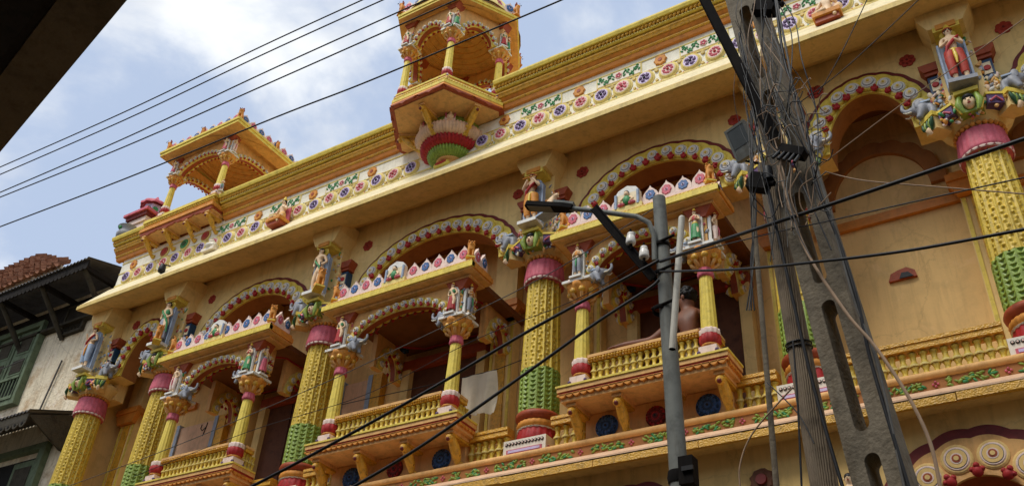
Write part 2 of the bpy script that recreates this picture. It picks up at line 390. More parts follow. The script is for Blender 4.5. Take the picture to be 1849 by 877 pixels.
CARVP = [carving(70, [(-.085, .085, -.085, -.07, .02, .42), (.07, .085, -.085, .085, .02, .42), (-.085, -.07, -.085, .085, .02, .42), (-.16, .16, -.16, .16, -.035, .0)], 60 + q, .8) for q in range(3)]
columns = []
for i, x in enumerate(COLX):
    c = Pm(SHAFT, 'column', T(x, 7.5, 0)); columns.append(c)
    put(COLLAR, 'collar', c); put(CAPBELL, 'capital', c); put(COLBASE, 'base_drum', c); put(COLTORUS, 'base_ring', c); put(PLINTH, 'plinth', c)
    put(PIER, 'pier', c); tag(put(CARVC[i % 3], 'carved_relief', c), kind='stuff')
    put(MASK, 'mask_block', c, T(0, -.27, 6.16))
    for k_, (dx, dy, r) in enumerate(((-.31, -.17, -.75), (.31, -.17, .75))):
        put(LEAFB, 'leaf_block', c, T(dx, dy, 6.12) @ RZ(r))
    for dx in (-.19, .19): put(PURPB, 'purple_block', c, T(dx * .95, -.225, 6.155) @ RZ(.45 if dx > 0 else -.45) @ S(.85))

# --- scalloped arches between the columns
def foil(r, lobes=True):
    b = MB()
    b.disc(r * 1.25, .030, 'yellow', 14); b.disc(r * .97, .044, 'pale_shell', 14); b.disc(r * .76, .050, 'grey', 14)
    b.disc(r * .68, .056, 'pale_shell', 12); b.disc(r * .42, .062, 'lacework', 10); b.disc(r * .2, .072, 'goldrib', 8)
    return b.mesh('scallop')
def boss(r):
    b = MB(); b.ball((0, -.04, 0), (r, r * .8, r * 1.05), 'red', seg=8, rings=6); b.ball((0, -.055, r * .9), r * .55, 'red', seg=8, rings=5)
    for sx in (-1, 1): b.ball((sx * r * .8, -.045, r * .3), r * .5, 'red', seg=6, rings=5)
    return b.mesh('red_boss')
FOIL, BOSS = foil(.076), boss(.034)
FOILS, BOSSS = foil(.045), boss(.02)
b = MB(); b.disc(.165, .03, 'soffit', 20); b.disc(.138, .040, 'palepink', 20); b.disc(.122, .043, 'darkblue', 20); b.disc(.116, .046, 'soffit', 20); b.disc(.07, .05, 'palepink', 16); b.disc(.052, .054, 'brickred', 12); b.disc(.03, .06, 'soffit', 10)
FOILB, BOSSB = b.mesh('scallop'), boss(.042)
def arch_panel(mb, x0, x1, cx, zs, a, bb, ztop, y0, y1, m, n=40, mi=None):
    """wall panel from x0..x1 up to ztop with an elliptic opening sprung at zs"""
    ins = []; outs = []
    for i in range(n + 1):
        t = PI * i / n; ex, ez = cx - a * math.cos(t), zs + bb * math.sin(t); ins.append((ex, ez))
        if i == 0: outs.append((x0, zs))
        elif i == n: outs.append((x1, zs))
        else:
            dx, dz = -math.cos(t) * a, math.sin(t) * bb
            kx = (x0 - cx) / dx if dx < -1e-6 else ((x1 - cx) / dx if dx > 1e-6 else 1e9); kz = (ztop - zs) / dz
            q = min(kx, kz); outs.append((cx + dx * q, zs + dz * q))
    # corners: snap the nearest outline points
    for cxx in (x0, x1):
        j = min(range(1, n), key=lambda i: (outs[i][0] - cxx) ** 2 + (outs[i][1] - ztop) ** 2); outs[j] = (cxx, ztop)
    k = n + 1
    vs = [(p[0], y0, p[1]) for p in ins] + [(p[0], y0, p[1]) for p in outs] + [(p[0], y1, p[1]) for p in ins] + [(p[0], y1, p[1]) for p in outs]
    f1 = [(i, i + 1, k + i + 1, k + i) for i in range(n)]; f2 = [(2 * k + i, 3 * k + i, 3 * k + i + 1, 2 * k + i + 1) for i in range(n)]
    f3 = [(i, 2 * k + i, 2 * k + i + 1, i + 1) for i in range(n)]; f4 = [(k + i, k + i + 1, 3 * k + i + 1, 3 * k + i) for i in range(n)]
    f5 = [(0, k, 3 * k, 2 * k), (n, 2 * k + n, 3 * k + n, k + n)]
    mb.add(vs, f1 + f2 + f4 + f5, m); mb.add(vs, f3, mi or m)
def arch_band(mb, cx, zs, a0, b0, a1, b1, y, t, m, n=64, lobes=0, amp=0.0, t0=0.0, t1=PI):
    vs = []
    for i in range(n + 1):
        th = t0 + (t1 - t0) * i / n; c_, s_ = -math.cos(th), math.sin(th)
        g = 1 + amp * abs(math.sin((th - t0) / (t1 - t0) * lobes * PI)) if lobes else 1
        for (aa, bb, yy) in ((a0, b0, y), (a0, b0, y - t), (a1 * g, b1 * g, y - t), (a1 * g, b1 * g, y)):
            vs.append((cx + aa * c_, yy, zs + bb * s_))
    fs = [(4 * i + j, 4 * i + (j + 1) % 4, 4 * i + 4 + (j + 1) % 4, 4 * i + 4 + j) for i in range(n) for j in range(4)]
    fs += [(0, 3, 2, 1), (4 * n, 4 * n + 1, 4 * n + 2, 4 * n + 3)]
    mb.add(vs, fs, m)
def ell_points(cx, zs, a, bb, n, t0=.0, t1=PI):
    """n points evenly spaced along the ellipse, with outward angle"""
    N_ = 400; pts = [(cx - a * math.cos(t0 + (t1 - t0) * i / N_), zs + bb * math.sin(t0 + (t1 - t0) * i / N_)) for i in range(N_ + 1)]
    acc = [0]
    for i in range(N_): acc.append(acc[-1] + math.hypot(pts[i + 1][0] - pts[i][0], pts[i + 1][1] - pts[i][1]))
    out_ = []
    for q in range(n):
        d = acc[-1] * (q + .5) / n; j = next(i for i in range(len(acc)) if acc[i] >= d)
        t = t0 + (t1 - t0) * j / N_
        out_.append((pts[j][0], pts[j][1], math.atan2(-math.cos(t) / a, math.sin(t) / bb)))
    return out_
ZS, BO = 6.36, .88
def main_arch(x0, x1, cx=None, zs=ZS, a=None, bo=BO, n=None):
    cx = (x0 + x1) / 2 if cx is None else cx; a = ((x1 - x0) / 2 - .35 if x1 - x0 > 2.2 else (x1 - x0) / 2 - .235) if a is None else a
    b = MB(); arch_panel(b, x0 + .15, x1 - .15, cx, zs, a - .27, bo - .25, 7.66, YW, YW + .26, 'cream', mi='brown')
    ar = P(b, 'arch')
    nn = n or int(round(PI * (a - .14 + bo - .14) / 2 / .168))
    b = MB(); arch_band(b, cx, zs, a - .12, bo - .12, a + .016, bo + .016, YW, .014, 'darkred', 130, nn, .012); b.build('arch_border', ar)
    b = MB(); arch_band(b, cx, zs, a - .27, bo - .25, a - .035, bo - .035, YW - .002, .028, 'yellow', 130, nn, .02); b.build('arch_moulding', ar)
    for (x, z, an) in ell_points(cx, zs, a - .145, bo - .145, nn): put(FOIL, 'scallop', ar, T(x + random.uniform(-.008, .008), YW - .024, z + random.uniform(-.008, .008)) @ RY(an + random.uniform(-.2, .2)) @ S(random.uniform(.92, 1.08), random.uniform(.8, 1.1), random.uniform(.92, 1.06)))
    pts = ell_points(cx, zs, a - .235, bo - .225, nn)
    for i in range(nn - 1):
        p, q = pts[i], pts[i + 1]; put(BOSS, 'red_boss', ar, T((p[0] + q[0]) / 2, YW - .03, (p[1] + q[1]) / 2 + random.uniform(-.008, .008)) @ RY((p[2] + q[2]) / 2 + random.uniform(-.25, .25)) @ S(random.uniform(.85, 1.12)))
    # spandrel flowers
    for sx in (-1, 1):
        xx = cx + sx * (a - .05)
        if sx < 0: xx = x0 + .47
        else: xx = x1 - .42
        put(SPFLOWER, 'spandrel_flower', ar, T(xx, YW - .003, 7.25) @ RY(random.random()) @ S(random.uniform(.9, 1.05)))
    return ar
b = MB()
for i in range(7):
    a_ = 2 * PI * i / 7; b.disc(.034, .012, 'fadedred', 10, T(.05 * math.cos(a_), 0, .05 * math.sin(a_)))
b.disc(.036, .018, 'fadedred', 10); b.disc(.014, .024, 'darkred', 8)
SPFLOWER = b.mesh('spandrel_flower')
for i in range(len(COLX) - 1): main_arch(COLX[i], COLX[i + 1])
b = MB(); b.box(-12.9, -12.45, YW + .02, 7.63, 6.1, 7.66, 'cream'); P(b, 'wall_end')
b = MB(); b.box(2.9, XR, YW, 7.72, 6.1, 7.66, 'cream'); P(b, 'wall_end')

# --- upper eave: soffit, lip, flared face, frieze
Ytip, Ztip, YF = 6.85, 7.385, 7.27
b = MB(); b.prism([(Ytip + .03, Ztip - .004), (Ytip + .03, Ztip + .10), (YF + .02, 7.98), (YF + .25, 7.98), (7.80, 7.70), (7.80, 7.645), (YW - .0, 7.63), (7.3, 7.50), (7.12, 7.44)], 'x', XL, XR, 'soffit')
eave = P(b, 'eave')
b = MB(); b.prism([(Ytip, Ztip), (Ytip, Ztip + .058), (Ytip + .05, Ztip + .09), (Ytip + .05, Ztip)], 'x', XL - .01, XR, 'lipyellow'); b.build('eave_lip', eave)
b = MB(); b.prism([(Ytip + .022, Ztip + .085), (YF - .02, 7.985), (YF + .01, 7.985), (Ytip + .055, Ztip + .085)], 'x', XL - .005, XR, 'slopecream'); b.build('eave_slope', eave)
b = MB(); b.box(XL + .1, XR, YF, YF + .5, 7.99, 8.56, 'white'); fr = P(b, 'frieze')
b = MB(); b.box(XL + .1, XR, YF - .012, YF - .001, 8.255, 8.268, 'paleyellow'); b.box(XL + .1, XR, YF - .012, YF - .001, 8.455, 8.47, 'paleyellow'); b.box(XL + .1, XR, YF - .012, YF - .001, 8.0, 8.03, 'paleyellow'); b.build('frieze_line', fr)
def medallion(c1, c2, pet=6, ph=.3, rr=.040):
    b = MB(); b.disc(.122, .014, 'paleyellow', 22); b.disc(.108, .03, 'paleyellow', 22); b.disc(.094, .034, 'lilac' if c1 == 'purple' else 'palepink', 20)
    for i in range(pet):
        a_ = 2 * PI * i / pet + ph; b.ball((rr * math.cos(a_), -.034, rr * math.sin(a_)), (.022 * 6 / pet * random.uniform(.85, 1.2), .012, .022 * random.uniform(.85, 1.2)), c1, seg=8, rings=5)
        b.ball((.064 * math.cos(a_ + .5), -.032, .064 * math.sin(a_ + .5)), (.010, .006, .010), c1, seg=6, rings=4)
    b.ball((0, -.040, 0), (.018, .012, .018), 'black' if c1 == 'purple' else 'red', seg=8, rings=5)
    return b.mesh('medallion')
MEDP = [medallion('purple', 'darkblue', q, .3 * q, .036 + .002 * q) for q in (5, 6, 7, 6)]; MEDK = [medallion('pink', 'red', q, .2 * q, .034 + .002 * q) for q in (5, 6, 7, 8)]
SX_MED = .2862
x = -3.776 - SX_MED * 31; i = 1
while x < XR - .1:
    if x > XL + .25 and not (-6.5 < x < -5.56):
        put(random.choice(MEDK if i % 2 else MEDP), 'medallion', fr, T(x + random.uniform(-.012, .012), YF - .001, 8.145 + random.uniform(-.008, .008)) @ RY(random.uniform(-3, 3)) @ S(random.uniform(1.0, 1.1), 1, random.uniform(1.0, 1.1)))
    x += SX_MED; i += 1
def leafpanel():
    b = MB(); b.box(-.30, .30, -.008, 0, -.085, .085, 'paleyellow'); b.box(-.285, .285, -.012, 0, -.072, .072, 'whitep')
    for sx in (-1, 1):
        pts = []
        for k_ in range(15):
            t = k_ / 14; pts.append((sx * (.06 + .20 * t), -.018, .045 * math.sin(t * 9)))
        b.tube(pts, .008, 'leaf', 5)
        for k_ in range(11):
            t = k_ / 10; cx, cz = sx * (.075 + .195 * t), .04 * math.sin(t * 9)
            M_ = T(cx, -.016, cz + (.025 if k_ % 2 else -.025)) @ RY((.9 if k_ % 2 else 2.2) * sx + random.uniform(-.4, .4))
            b.ball((0, 0, 0), (.024, .010, .012), 'leaf', M_, 8, 5)
    b.disc(.05, .022, 'palepink', 12)
    for k_ in range(5): b.ball((.026 * math.cos(k_ * 1.2566), -.024, .026 * math.sin(k_ * 1.2566)), (.017, .008, .017), 'pink', seg=6, rings=4)
    return b.mesh('leaf_panel')
LEAFP = leafpanel()
b = MB(); b.disc(.078, .022, 'orange', 24, None, lambda a: 1 + .10 * math.cos(8 * a)); b.disc(.03, .028, 'brickred', 10)
ROSE = b.mesh('rosette')
x = -4.09 - 1.085 * 8
while x < XR:
    if x > XL + .35 and not (-6.75 < x < -5.3) and not (-11.7 < x < -10.4): put(ROSE, 'rosette', fr, T(x, YF - .001, 8.365))
    xx = x + .5425
    if XL + .5 < xx < XR - .3 and not (-6.9 < xx < -5.2) and not (-11.9 < xx < -10.3): put(LEAFP, 'leaf_panel', fr, T(xx, YF - .001, 8.365))
    x += 1.085
b = MB(); x = -3.776 - SX_MED * 31.5; rnd = random.Random(77)
while x < XR - .1:
    if x > XL + .3 and not (-6.6 < x < -5.45):
        for dz, rr in ((.075, .026), (-.085, .022)):
            b.disc(rr * rnd.uniform(.85, 1.15), .018, 'lipyellow', 8, T(x + rnd.uniform(-.01, .01), YF - .001, 8.145 + dz))
        for q in range(4): b.disc(.011, .012, rnd.choice(('pink', 'leaf', 'orange')), 6, T(x + (-.09, .09, -.05, .05)[q] + rnd.uniform(-.01, .01), YF - .001, 8.145 + (.118, .116, -.122, -.12)[q]))
    x += SX_MED
tag(b.build('frieze_dots', fr), kind='stuff')
# --- top cornice
cor = None
segs = [(XL - .05, -11.94), (-10.27, -6.80), (-5.24, XR)]
bands = [('burnt', [(YF + .02, 8.54), (7.225, 8.54), (7.205, 8.585), (YF + .02, 8.585)]),
         ('gold', [(YF + .02, 8.586), (7.20, 8.59), (7.185, 8.605), (7.185, 8.62), (YF + .02, 8.62)]),
         ('burnt', [(YF + .02, 8.621), (7.195, 8.622), (7.155, 8.665), (YF + .02, 8.665)]),
         ('gold', [(YF + .02, 8.667), (7.14, 8.672), (7.125, 8.70), (7.11, 8.71), (7.11, 8.735), (YF + .02, 8.735)]),
         ('brown', [(YF + .02, 8.736), (7.13, 8.737), (7.13, 8.757), (YF + .02, 8.757)]),
         ('yellow', [(YF + .02, 8.758), (7.09, 8.758), (7.08, 8.766), (7.08, 8.784), (YF + .02, 8.784)]),
         ('brown', [(YF + .02, 8.785), (7.09, 8.786), (7.085, 8.828), (YF + .02, 8.828)]),
         ('yellow', [(YF + .3, 8.83), (7.03, 8.832), (7.015, 8.87), (7.015, 8.895), (YF + .3, 8.895)])]
b = MB(); b.box(XL, XR, YF + .03, YF + .34, 8.56, 8.825, 'cream'); cor = P(b, 'cornice')
for (xa, xb) in segs:
    for m_, pr in bands:
        b = MB(); b.prism(pr, 'x', xa, xb, m_); b.build('cornice_band', cor)
    b = MB(); n = int((xb - xa) / .052)
    for i in range(n):
        xx = xa + (xb - xa) * (i + .5) / n
        b.ball((0, 0, 0), (.036, .022, .017), 'gold', T(xx, 7.068, 8.807) @ RY(-.75), 6, 4)
    b.build('rope_moulding', cor)
    b = MB(); n = int((xb - xa) / .036)
    for i in range(n):
        xx = xa + (xb - xa) * (i + .5) / n; b.ball((xx, 7.078, 8.772), (.013, .012, .012), 'paleyellow', seg=5, rings=4)
    b.build('bead_row', cor)

# --- rooftop pavilion with six sides, half of it hung out on a lotus bracket
def hexpts(cx, cy, s): return [(cx + s * math.cos(rad(60 * k_)), cy + s * math.sin(rad(60 * k_))) for k_ in range(6)]
HX, HY = -6.0, 7.18
def crest_petal(col, w=.19, h=.20):
    b = MB(); pr = [(-w / 2, 0), (w / 2, 0), (w * .49, h * .38), (w * .40, h * .60), (w * .20, h * .80), (w * .06, h * .92), (0, h * 1.06), (-w * .06, h * .92), (-w * .20, h * .80), (-w * .40, h * .60), (-w * .49, h * .38)]
    b.prism(pr, 'y', -.022, .022, 'palepink')
    for sy in (-1, 1):
        F = T(0, sy * .022, h * .44) @ (RZ(PI) if sy > 0 else Matrix.Identity(4))
        for k_ in range(7):
            a_ = 2 * PI * k_ / 7; b.disc(w * .125, .010, col, 8, F @ T(w * .19 * math.cos(a_), 0, w * .21 * math.sin(a_)))
        b.disc(w * .11, .014, 'lilac', 8, F); b.disc(w * .06, .02, 'darkblue' if col == 'blue' else 'red', 8, F)
    return b.mesh('crest_petal')
CPK, CBL = crest_petal('pink'), crest_petal('blue')
def crest_row(parent, p, q, n, z, first=0, sc=1.0):
    p = Vector((p[0], p[1], z)); q = Vector((q[0], q[1], z)); d = q - p; an = math.atan2(d.y, d.x); sc2 = d.length / n / .19
    for k_ in range(n):
        c_ = p + d * ((k_ + .5) / n); put(CPK if (k_ + first) % 2 == 0 else CBL, 'crest_petal', parent, T(*c_) @ RZ(an) @ S(sc2, 1, sc * random.uniform(.95, 1.05)))
def baluster(h=.22, r=.024):
    b = MB(); b.lathe([(r * .6, 0), (r, .01), (r * .7, h * .12), (r * .55, h * .3), (r * 1.0, h * .5), (r * .55, h * .7), (r * .7, h * .88), (r, h - .01), (r * .6, h)], 'goldrib', 10)
    b.lathe([(r * 1.08, h * .46), (r * 1.14, h * .5), (r * 1.08, h * .54)], 'paleyellow', 10)
    return b.mesh('baluster')
BAL = baluster(.19, .031); BALG = baluster(.24, .038)
def post_parts(parent, x, y, zb, zn, ztop, k=1.0, elev=()):
    """slender yellow post: plinth, lotus base, fluted shaft, collar, leaf capital, bracket block"""
    M_ = T(x, y, 0)
    b = MB(); b.box(-.085 * k, .085 * k, -.085 * k, .085 * k, zb - .16 * k, zb - .085 * k, 'palepink'); b.box(-.10 * k, .10 * k, -.10 * k, .10 * k, zb - .2 * k, zb - .16 * k, 'peach')
    for sx in (-1, 1):
        for sy in (-1, 1): b.ball((sx * .085 * k, sy * .085 * k, zb - .145 * k), .02 * k, 'purple', seg=6, rings=4)
    b.build('post_plinth', parent, M_)
    b = MB(); b.lathe([(.07 * k, zb - .085 * k), (.092 * k, zb - .07 * k), (.08 * k, zb - .05 * k)], 'orange', 20)
    b.lathe([(.08 * k, zb - .05 * k), (.098 * k, zb - .02 * k), (.096 * k, zb + .03 * k), (.088 * k, zb + .05 * k)], 'red', 48, fl=flute(12, .09))
    b.lathe([(.089 * k, zb + .05 * k), (.093 * k, zb + .09 * k), (.088 * k, zb + .105 * k), (.05 * k, zb + .11 * k)], 'palepink', 48, fl=flute(12, .12)); b.build('lotus_base', parent, M_)
    b = MB(); z0 = zb + .10 * k; b.lathe([(.074 * k, z0), (.070 * k, z0 + (zn - z0) * .3), (.058 * k, zn)], 'yellow', 60, fl=flute(12, .11)); b.build('post_shaft', parent, M_)
    b = MB(); b.lathe([(.05 * k, zn - .01), (.073 * k, zn - .005), (.076 * k, zn + .02 * k), (.068 * k, zn + .085 * k), (.05 * k, zn + .09 * k)], 'pink', 48, fl=flute(12, .10)); b.build('post_collar', parent, M_)
    b = MB(); zc = zn + .085 * k
    b.lathe([(.065 * k, zc), (.085 * k, zc + .03 * k), (.10 * k, zc + .07 * k), (.155 * k, zc + .14 * k), (.165 * k, zc + .18 * k), (.15 * k, zc + .19 * k), (.05 * k, zc + .2 * k)], 'orange', 32, fl=flute(8, .16))
    for i in range(8):
        a_ = 2 * PI * i / 8 + PI / 8
        b.ball((.125 * k * math.cos(a_), .125 * k * math.sin(a_), zc + .10 * k), .038 * k, 'gold', seg=7, rings=5)
        b.tube([(.07 * k * math.cos(a_), .07 * k * math.sin(a_), zc + .02 * k), (.12 * k * math.cos(a_), .12 * k * math.sin(a_), zc + .05 * k), (.15 * k * math.cos(a_), .15 * k * math.sin(a_), zc + .13 * k)], [.012 * k, .02 * k, .008 * k], 'peach', 5)
    b.build('post_capital', parent, M_)
    b = MB(); b.box(-.075 * k, .075 * k, -.075 * k, .075 * k, zc + .185 * k, ztop, 'peach')
    b.box(-.16 * k, .16 * k, -.16 * k, .16 * k, zc + .185 * k, zc + .215 * k, 'pale_shell')
    b.prism([(-.08 * k, ztop - .16 * k), (.08 * k, ztop - .16 * k), (.17 * k, ztop), (-.17 * k, ztop)], 'y', -.1 * k, .1 * k, 'brickred'); b.build('post_head', parent, M_)
    tag(put(CARVP[int(abs(x * 10)) % 3], 'carved_relief', parent, M_ @ T(0, 0, zc + .215 * k) @ S(k)), kind='stuff')
    return zc + .215 * k
def small_arch(parent, p, q, zs, zt, ztop, n, thick=.07, k=1.0):
    """scalloped arch plate between two posts p and q"""
    p = Vector(p); q = Vector(q); d = q - p; M_ = T(p.x, p.y, 0) @ RZ(math.atan2(d.y, d.x)); Lh = d.length
    a = Lh / 2 - .06; bo = zt - zs
    b = MB(); arch_panel(b, .02, Lh - .02, Lh / 2, zs, a - .12 * k, bo - .11 * k, ztop, -thick / 2, thick / 2, 'peach', 30, 'brickred'); b.build('balcony_arch', parent, M_)
    b = MB()
    arch_band(b, Lh / 2, zs, a - .12 * k, bo - .11 * k, a, bo, -thick / 2 - .001, .014, 'paleyellow', 80, n, .03); b.build('arch_moulding', parent, M_)
    for sy in (1, -1):
        F = M_ @ (Matrix.Identity(4) if sy > 0 else T(Lh, 0, 0) @ RZ(PI))
        for (x, z, an) in ell_points(Lh / 2, zs, a - .055 * k, bo - .052 * k, n): put(FOILS, 'scallop', parent, F @ T(x, -thick / 2 - .012, z) @ RY(an) @ S(k))
        pts = ell_points(Lh / 2, zs, a - .105 * k, bo - .10 * k, n)
        for i in range(n - 1): put(BOSSS, 'red_boss', parent, F @ T((pts[i][0] + pts[i + 1][0]) / 2, -thick / 2 - .012, (pts[i][1] + pts[i + 1][1]) / 2) @ RY((pts[i][2] + pts[i + 1][2]) / 2) @ S(k))
def hexprism(mb, s, z0, z1, m, cx=HX, cy=HY, s2=None):
    a, c_ = hexpts(cx, cy, s), hexpts(cx, cy, s2 or s); vs = [(*p, z0) for p in a] + [(*p, z1) for p in c_]
    mb.add(vs, [(i, (i + 1) % 6, 6 + (i + 1) % 6, 6 + i) for i in range(6)] + [(5, 4, 3, 2, 1, 0), (6, 7, 8, 9, 10, 11)], m)
PAVROOTS = {}
def hexpavilion():
    b = MB(); hexprism(b, .80, 8.50, 8.60, 'peach'); hexprism(b, .83, 8.47, 8.495, 'brickred', s2=.82)
    pv = P(b, 'roof_pavilion')
    b = MB(); hexprism(b, .78, 8.455, 8.475, 'peach'); b.build('platform_soffit', pv)
    b = MB(); hexprism(b, .845, 8.505, 8.55, 'orange', s2=.83); hexprism(b, .835, 8.552, 8.60, 'yellow'); hexprism(b, .81, 8.602, 8.66, 'paleyellow'); hexprism(b, .79, 8.662, 8.70, 'orange'); hexprism(b, .80, 8.702, 8.73, 'yellow'); b.build('platform_moulding', pv)
    b = MB(); H = hexpts(HX, HY, .845)
    for i in range(6):
        p, q = Vector((*H[i], 8.49)), Vector((*H[(i + 1) % 6], 8.49)); d = q - p; an = math.atan2(d.y, d.x)
        for k_ in range(2):
            c_ = p + d * (.25 + .5 * k_); b.prism([(-.2, .0), (.2, .0), (.16, -.02), (.05, -.022), (0, -.045), (-.05, -.022), (-.16, -.02)], 'y', -.012, .012, 'brickred', T(*c_) @ RZ(an))
    b.build('platform_fringe', pv)
    b = MB(); H = hexpts(HX, HY, .815)
    for i in range(6):
        p, q = Vector((*H[i], 8.63)), Vector((*H[(i + 1) % 6], 8.63)); d = q - p
        for k_ in range(22): b.ball(p + d * ((k_ + .5) / 22), (.016, .016, .024), 'goldrib', seg=6, rings=4)
    b.build('platform_beads', pv)
    # lotus bulb
    BM = T(HX, YF + .02, 0)
    MB().lathe([(.02, 7.89), (.09, 7.90), (.13, 7.925), (.15, 7.95), (.17, 7.95), (.185, 7.975)], 'peach', 40, BM, a0=PI, a1=2 * PI).build('bulb_tip', pv)
    MB().lathe([(.185, 7.975), (.235, 7.985), (.28, 8.02), (.305, 8.07), (.29, 8.08)], 'green', 120, BM, fl=flute(22, .11), a0=PI, a1=2 * PI).build('bulb_green_petals', pv)
    MB().lathe([(.29, 8.075), (.345, 8.085), (.385, 8.12), (.40, 8.17), (.385, 8.18)], 'red', 120, BM, fl=flute(24, .10), a0=PI, a1=2 * PI).build('bulb_red_petals', pv)
    b = MB(); b.lathe([(.38, 8.175), (.43, 8.185), (.47, 8.22), (.49, 8.28), (.485, 8.32), (.42, 8.335)], 'palepeach', 144, BM, fl=flute(34, .05), a0=PI, a1=2 * PI)
    b.lathe([(.40, 8.33), (.42, 8.36), (.41, 8.46)], 'green', 48, BM, a0=PI, a1=2 * PI); b.build('bulb_rim', pv)
    for k_, an in enumerate((-150, -90, -30)):
        a_ = rad(an); put(SBRK, 'bracket', pv, T(HX + .40 * math.cos(a_), YF + .02 + .40 * math.sin(a_), 8.46) @ RZ(a_ + PI / 2))
    for an in (-120, -60):
        a_ = rad(an); b = MB()
        b.box(-.07, .07, -.03, .02, 0, .06, 'palepink'); b.ball((0, -.03, .06), (.05, .03, .05), 'skin'); b.tube([(-.05, -.02, .04), (-.06, -.03, .12)], .014, 'pink', 5); b.tube([(.05, -.02, .04), (.06, -.03, .12)], .014, 'pink', 5)
        b.ball((0, -.035, .12), .022, 'skin', seg=7, rings=5)
        b.build('relief_figure', pv, T(HX + .43 * math.cos(a_), YF + .02 + .43 * math.sin(a_), 8.33) @ RZ(a_ + PI / 2))
    b = MB(); b.disc(.12, .05, 'yellow', 20, S(1, 1, .7)); b.disc(.095, .058, 'red', 18, S(1, 1, .7)); b.build('bulb_drop', pv, T(HX - .02, 7.16, 7.86) @ RXm(-.5))
    ph = hexpts(HX, HY, .715)
    for (x, y) in ph: post_parts(pv, x, y, 8.80, 9.38, 10.12, .72)
    for i in range(6):
        p, q = ph[i], ph[(i + 1) % 6]; small_arch(pv, (p[0], p[1]), (q[0], q[1]), 9.60, 9.93, 10.11, 9, .06, .8)
    # roof with ribbed dome inside
    b = MB(); R1, R0 = hexpts(HX, HY, .95), hexpts(HX, HY, .78)
    n = 6
    vs = [(*p, 10.10) for p in R1] + [(*p, 10.10) for p in R0] + [(*p, 10.19) for p in R1] + [(*p, 10.19) for p in R0]
    b.add(vs, [(i, (i + 1) % 6, 6 + (i + 1) % 6, 6 + i) for i in range(6)], 'peach'); b.add(vs, [(i, (i + 1) % 6, 12 + (i + 1) % 6, 12 + i) for i in range(6)], 'yellow'); b.add(vs, [(12 + i, 12 + (i + 1) % 6, 18 + (i + 1) % 6, 18 + i) for i in range(6)], 'paleyellow')
    b.build('roof_slab', pv)
    b = MB()
    for (so, si, z0, z1, m_) in ((.965, .93, 10.14, 10.185, 'yellow'), (.92, .86, 10.192, 10.23, 'gold')):
        o1, i1 = hexpts(HX, HY, so), hexpts(HX, HY, si); vs = [(*p, z0) for p in o1] + [(*p, z0) for p in i1] + [(*p, z1) for p in o1] + [(*p, z1) for p in i1]
        b.add(vs, [f for i in range(6) for f in ((i, (i + 1) % 6, 6 + (i + 1) % 6, 6 + i), (i, (i + 1) % 6, 12 + (i + 1) % 6, 12 + i), (12 + i, 12 + (i + 1) % 6, 18 + (i + 1) % 6, 18 + i), (6 + i, 6 + (i + 1) % 6, 18 + (i + 1) % 6, 18 + i))], m_)
    b.build('roof_rim', pv)
    prof = []
    for j in range(12):
        t = j / 11; r = .76 * math.cos(t * PI / 2 * .97) + .01; z = 10.085 + .36 * math.sin(t * PI / 2); prof += [(r, z), (r - .028, z + .002), (r - .03, z + .02)]
    MB().lathe(prof, 'peach', 36, T(HX, HY, 0), smooth=False).build('dome_ceiling', pv)
    MB().lathe([(.86, 10.235), (.80, 10.46), (.5, 10.52), (.2, 10.54), (.01, 10.55)], 'paleyellow', 30, T(HX, HY, 0)).build('dome', pv)
    H = hexpts(HX, HY, .90)
    for i in range(6): crest_row(pv, H[i], H[(i + 1) % 6], 5, 10.23, i)
    for (x, y) in H: put(LIONF, 'lion_finial', pv, T(x, y, 10.22) @ RZ(math.atan2(y - HY, x - HX) + PI / 2) @ S(.26))
    return pv
def sbracket(w=.07, d=.36, h=.34, tip='darkred'):
    """S-curved gold bracket; top at z=0, back at y=0, reaching to -y"""
    b = MB(); pts = []
    for k_ in range(13):
        t = k_ / 12; pts.append((0, -d * (1 - t) ** 1.3 + .03 * math.sin(t * 2 * PI), -.05 - (h - .05) * (1 - (1 - t) ** 1.8) + .0))
    b.tube(pts, [w * (.62 + .25 * math.sin(k_ / 12 * PI * 2.2)) for k_ in range(13)], 'gold', 8)
    b.box(-w * .8, w * .8, -d - .03, .03, -.035, 0, 'peach'); b.box(-w * .65, w * .65, -d - .01, .02, -.06, -.035, 'gold')
    b.ball((0, -d - .01, -.085), w * .7, 'gold', seg=9, rings=6); b.ball((0, -d - .03, -.10), w * .42, tip, seg=8, rings=6); b.ball((0, -d * .5, -h * .60), (w * .8, w * .5, w * .55), tip, seg=8, rings=6); b.ball((0, -d * .62, -h * .42), (w * .85, w * .5, w * .5), 'goldrib', seg=8, rings=6); b.ball((0, -d * .3, -h * .8), (w * .85, w * .5, w * .5), 'gold', seg=8, rings=6)
    b.ball((0, -.02, -h), (w * .75, w * .6, w * .6), 'goldrib', seg=8, rings=6)
    return b.mesh('bracket')
SBRK = sbracket(.055, .30, .26); BBRK = sbracket(.062, .27, .36)

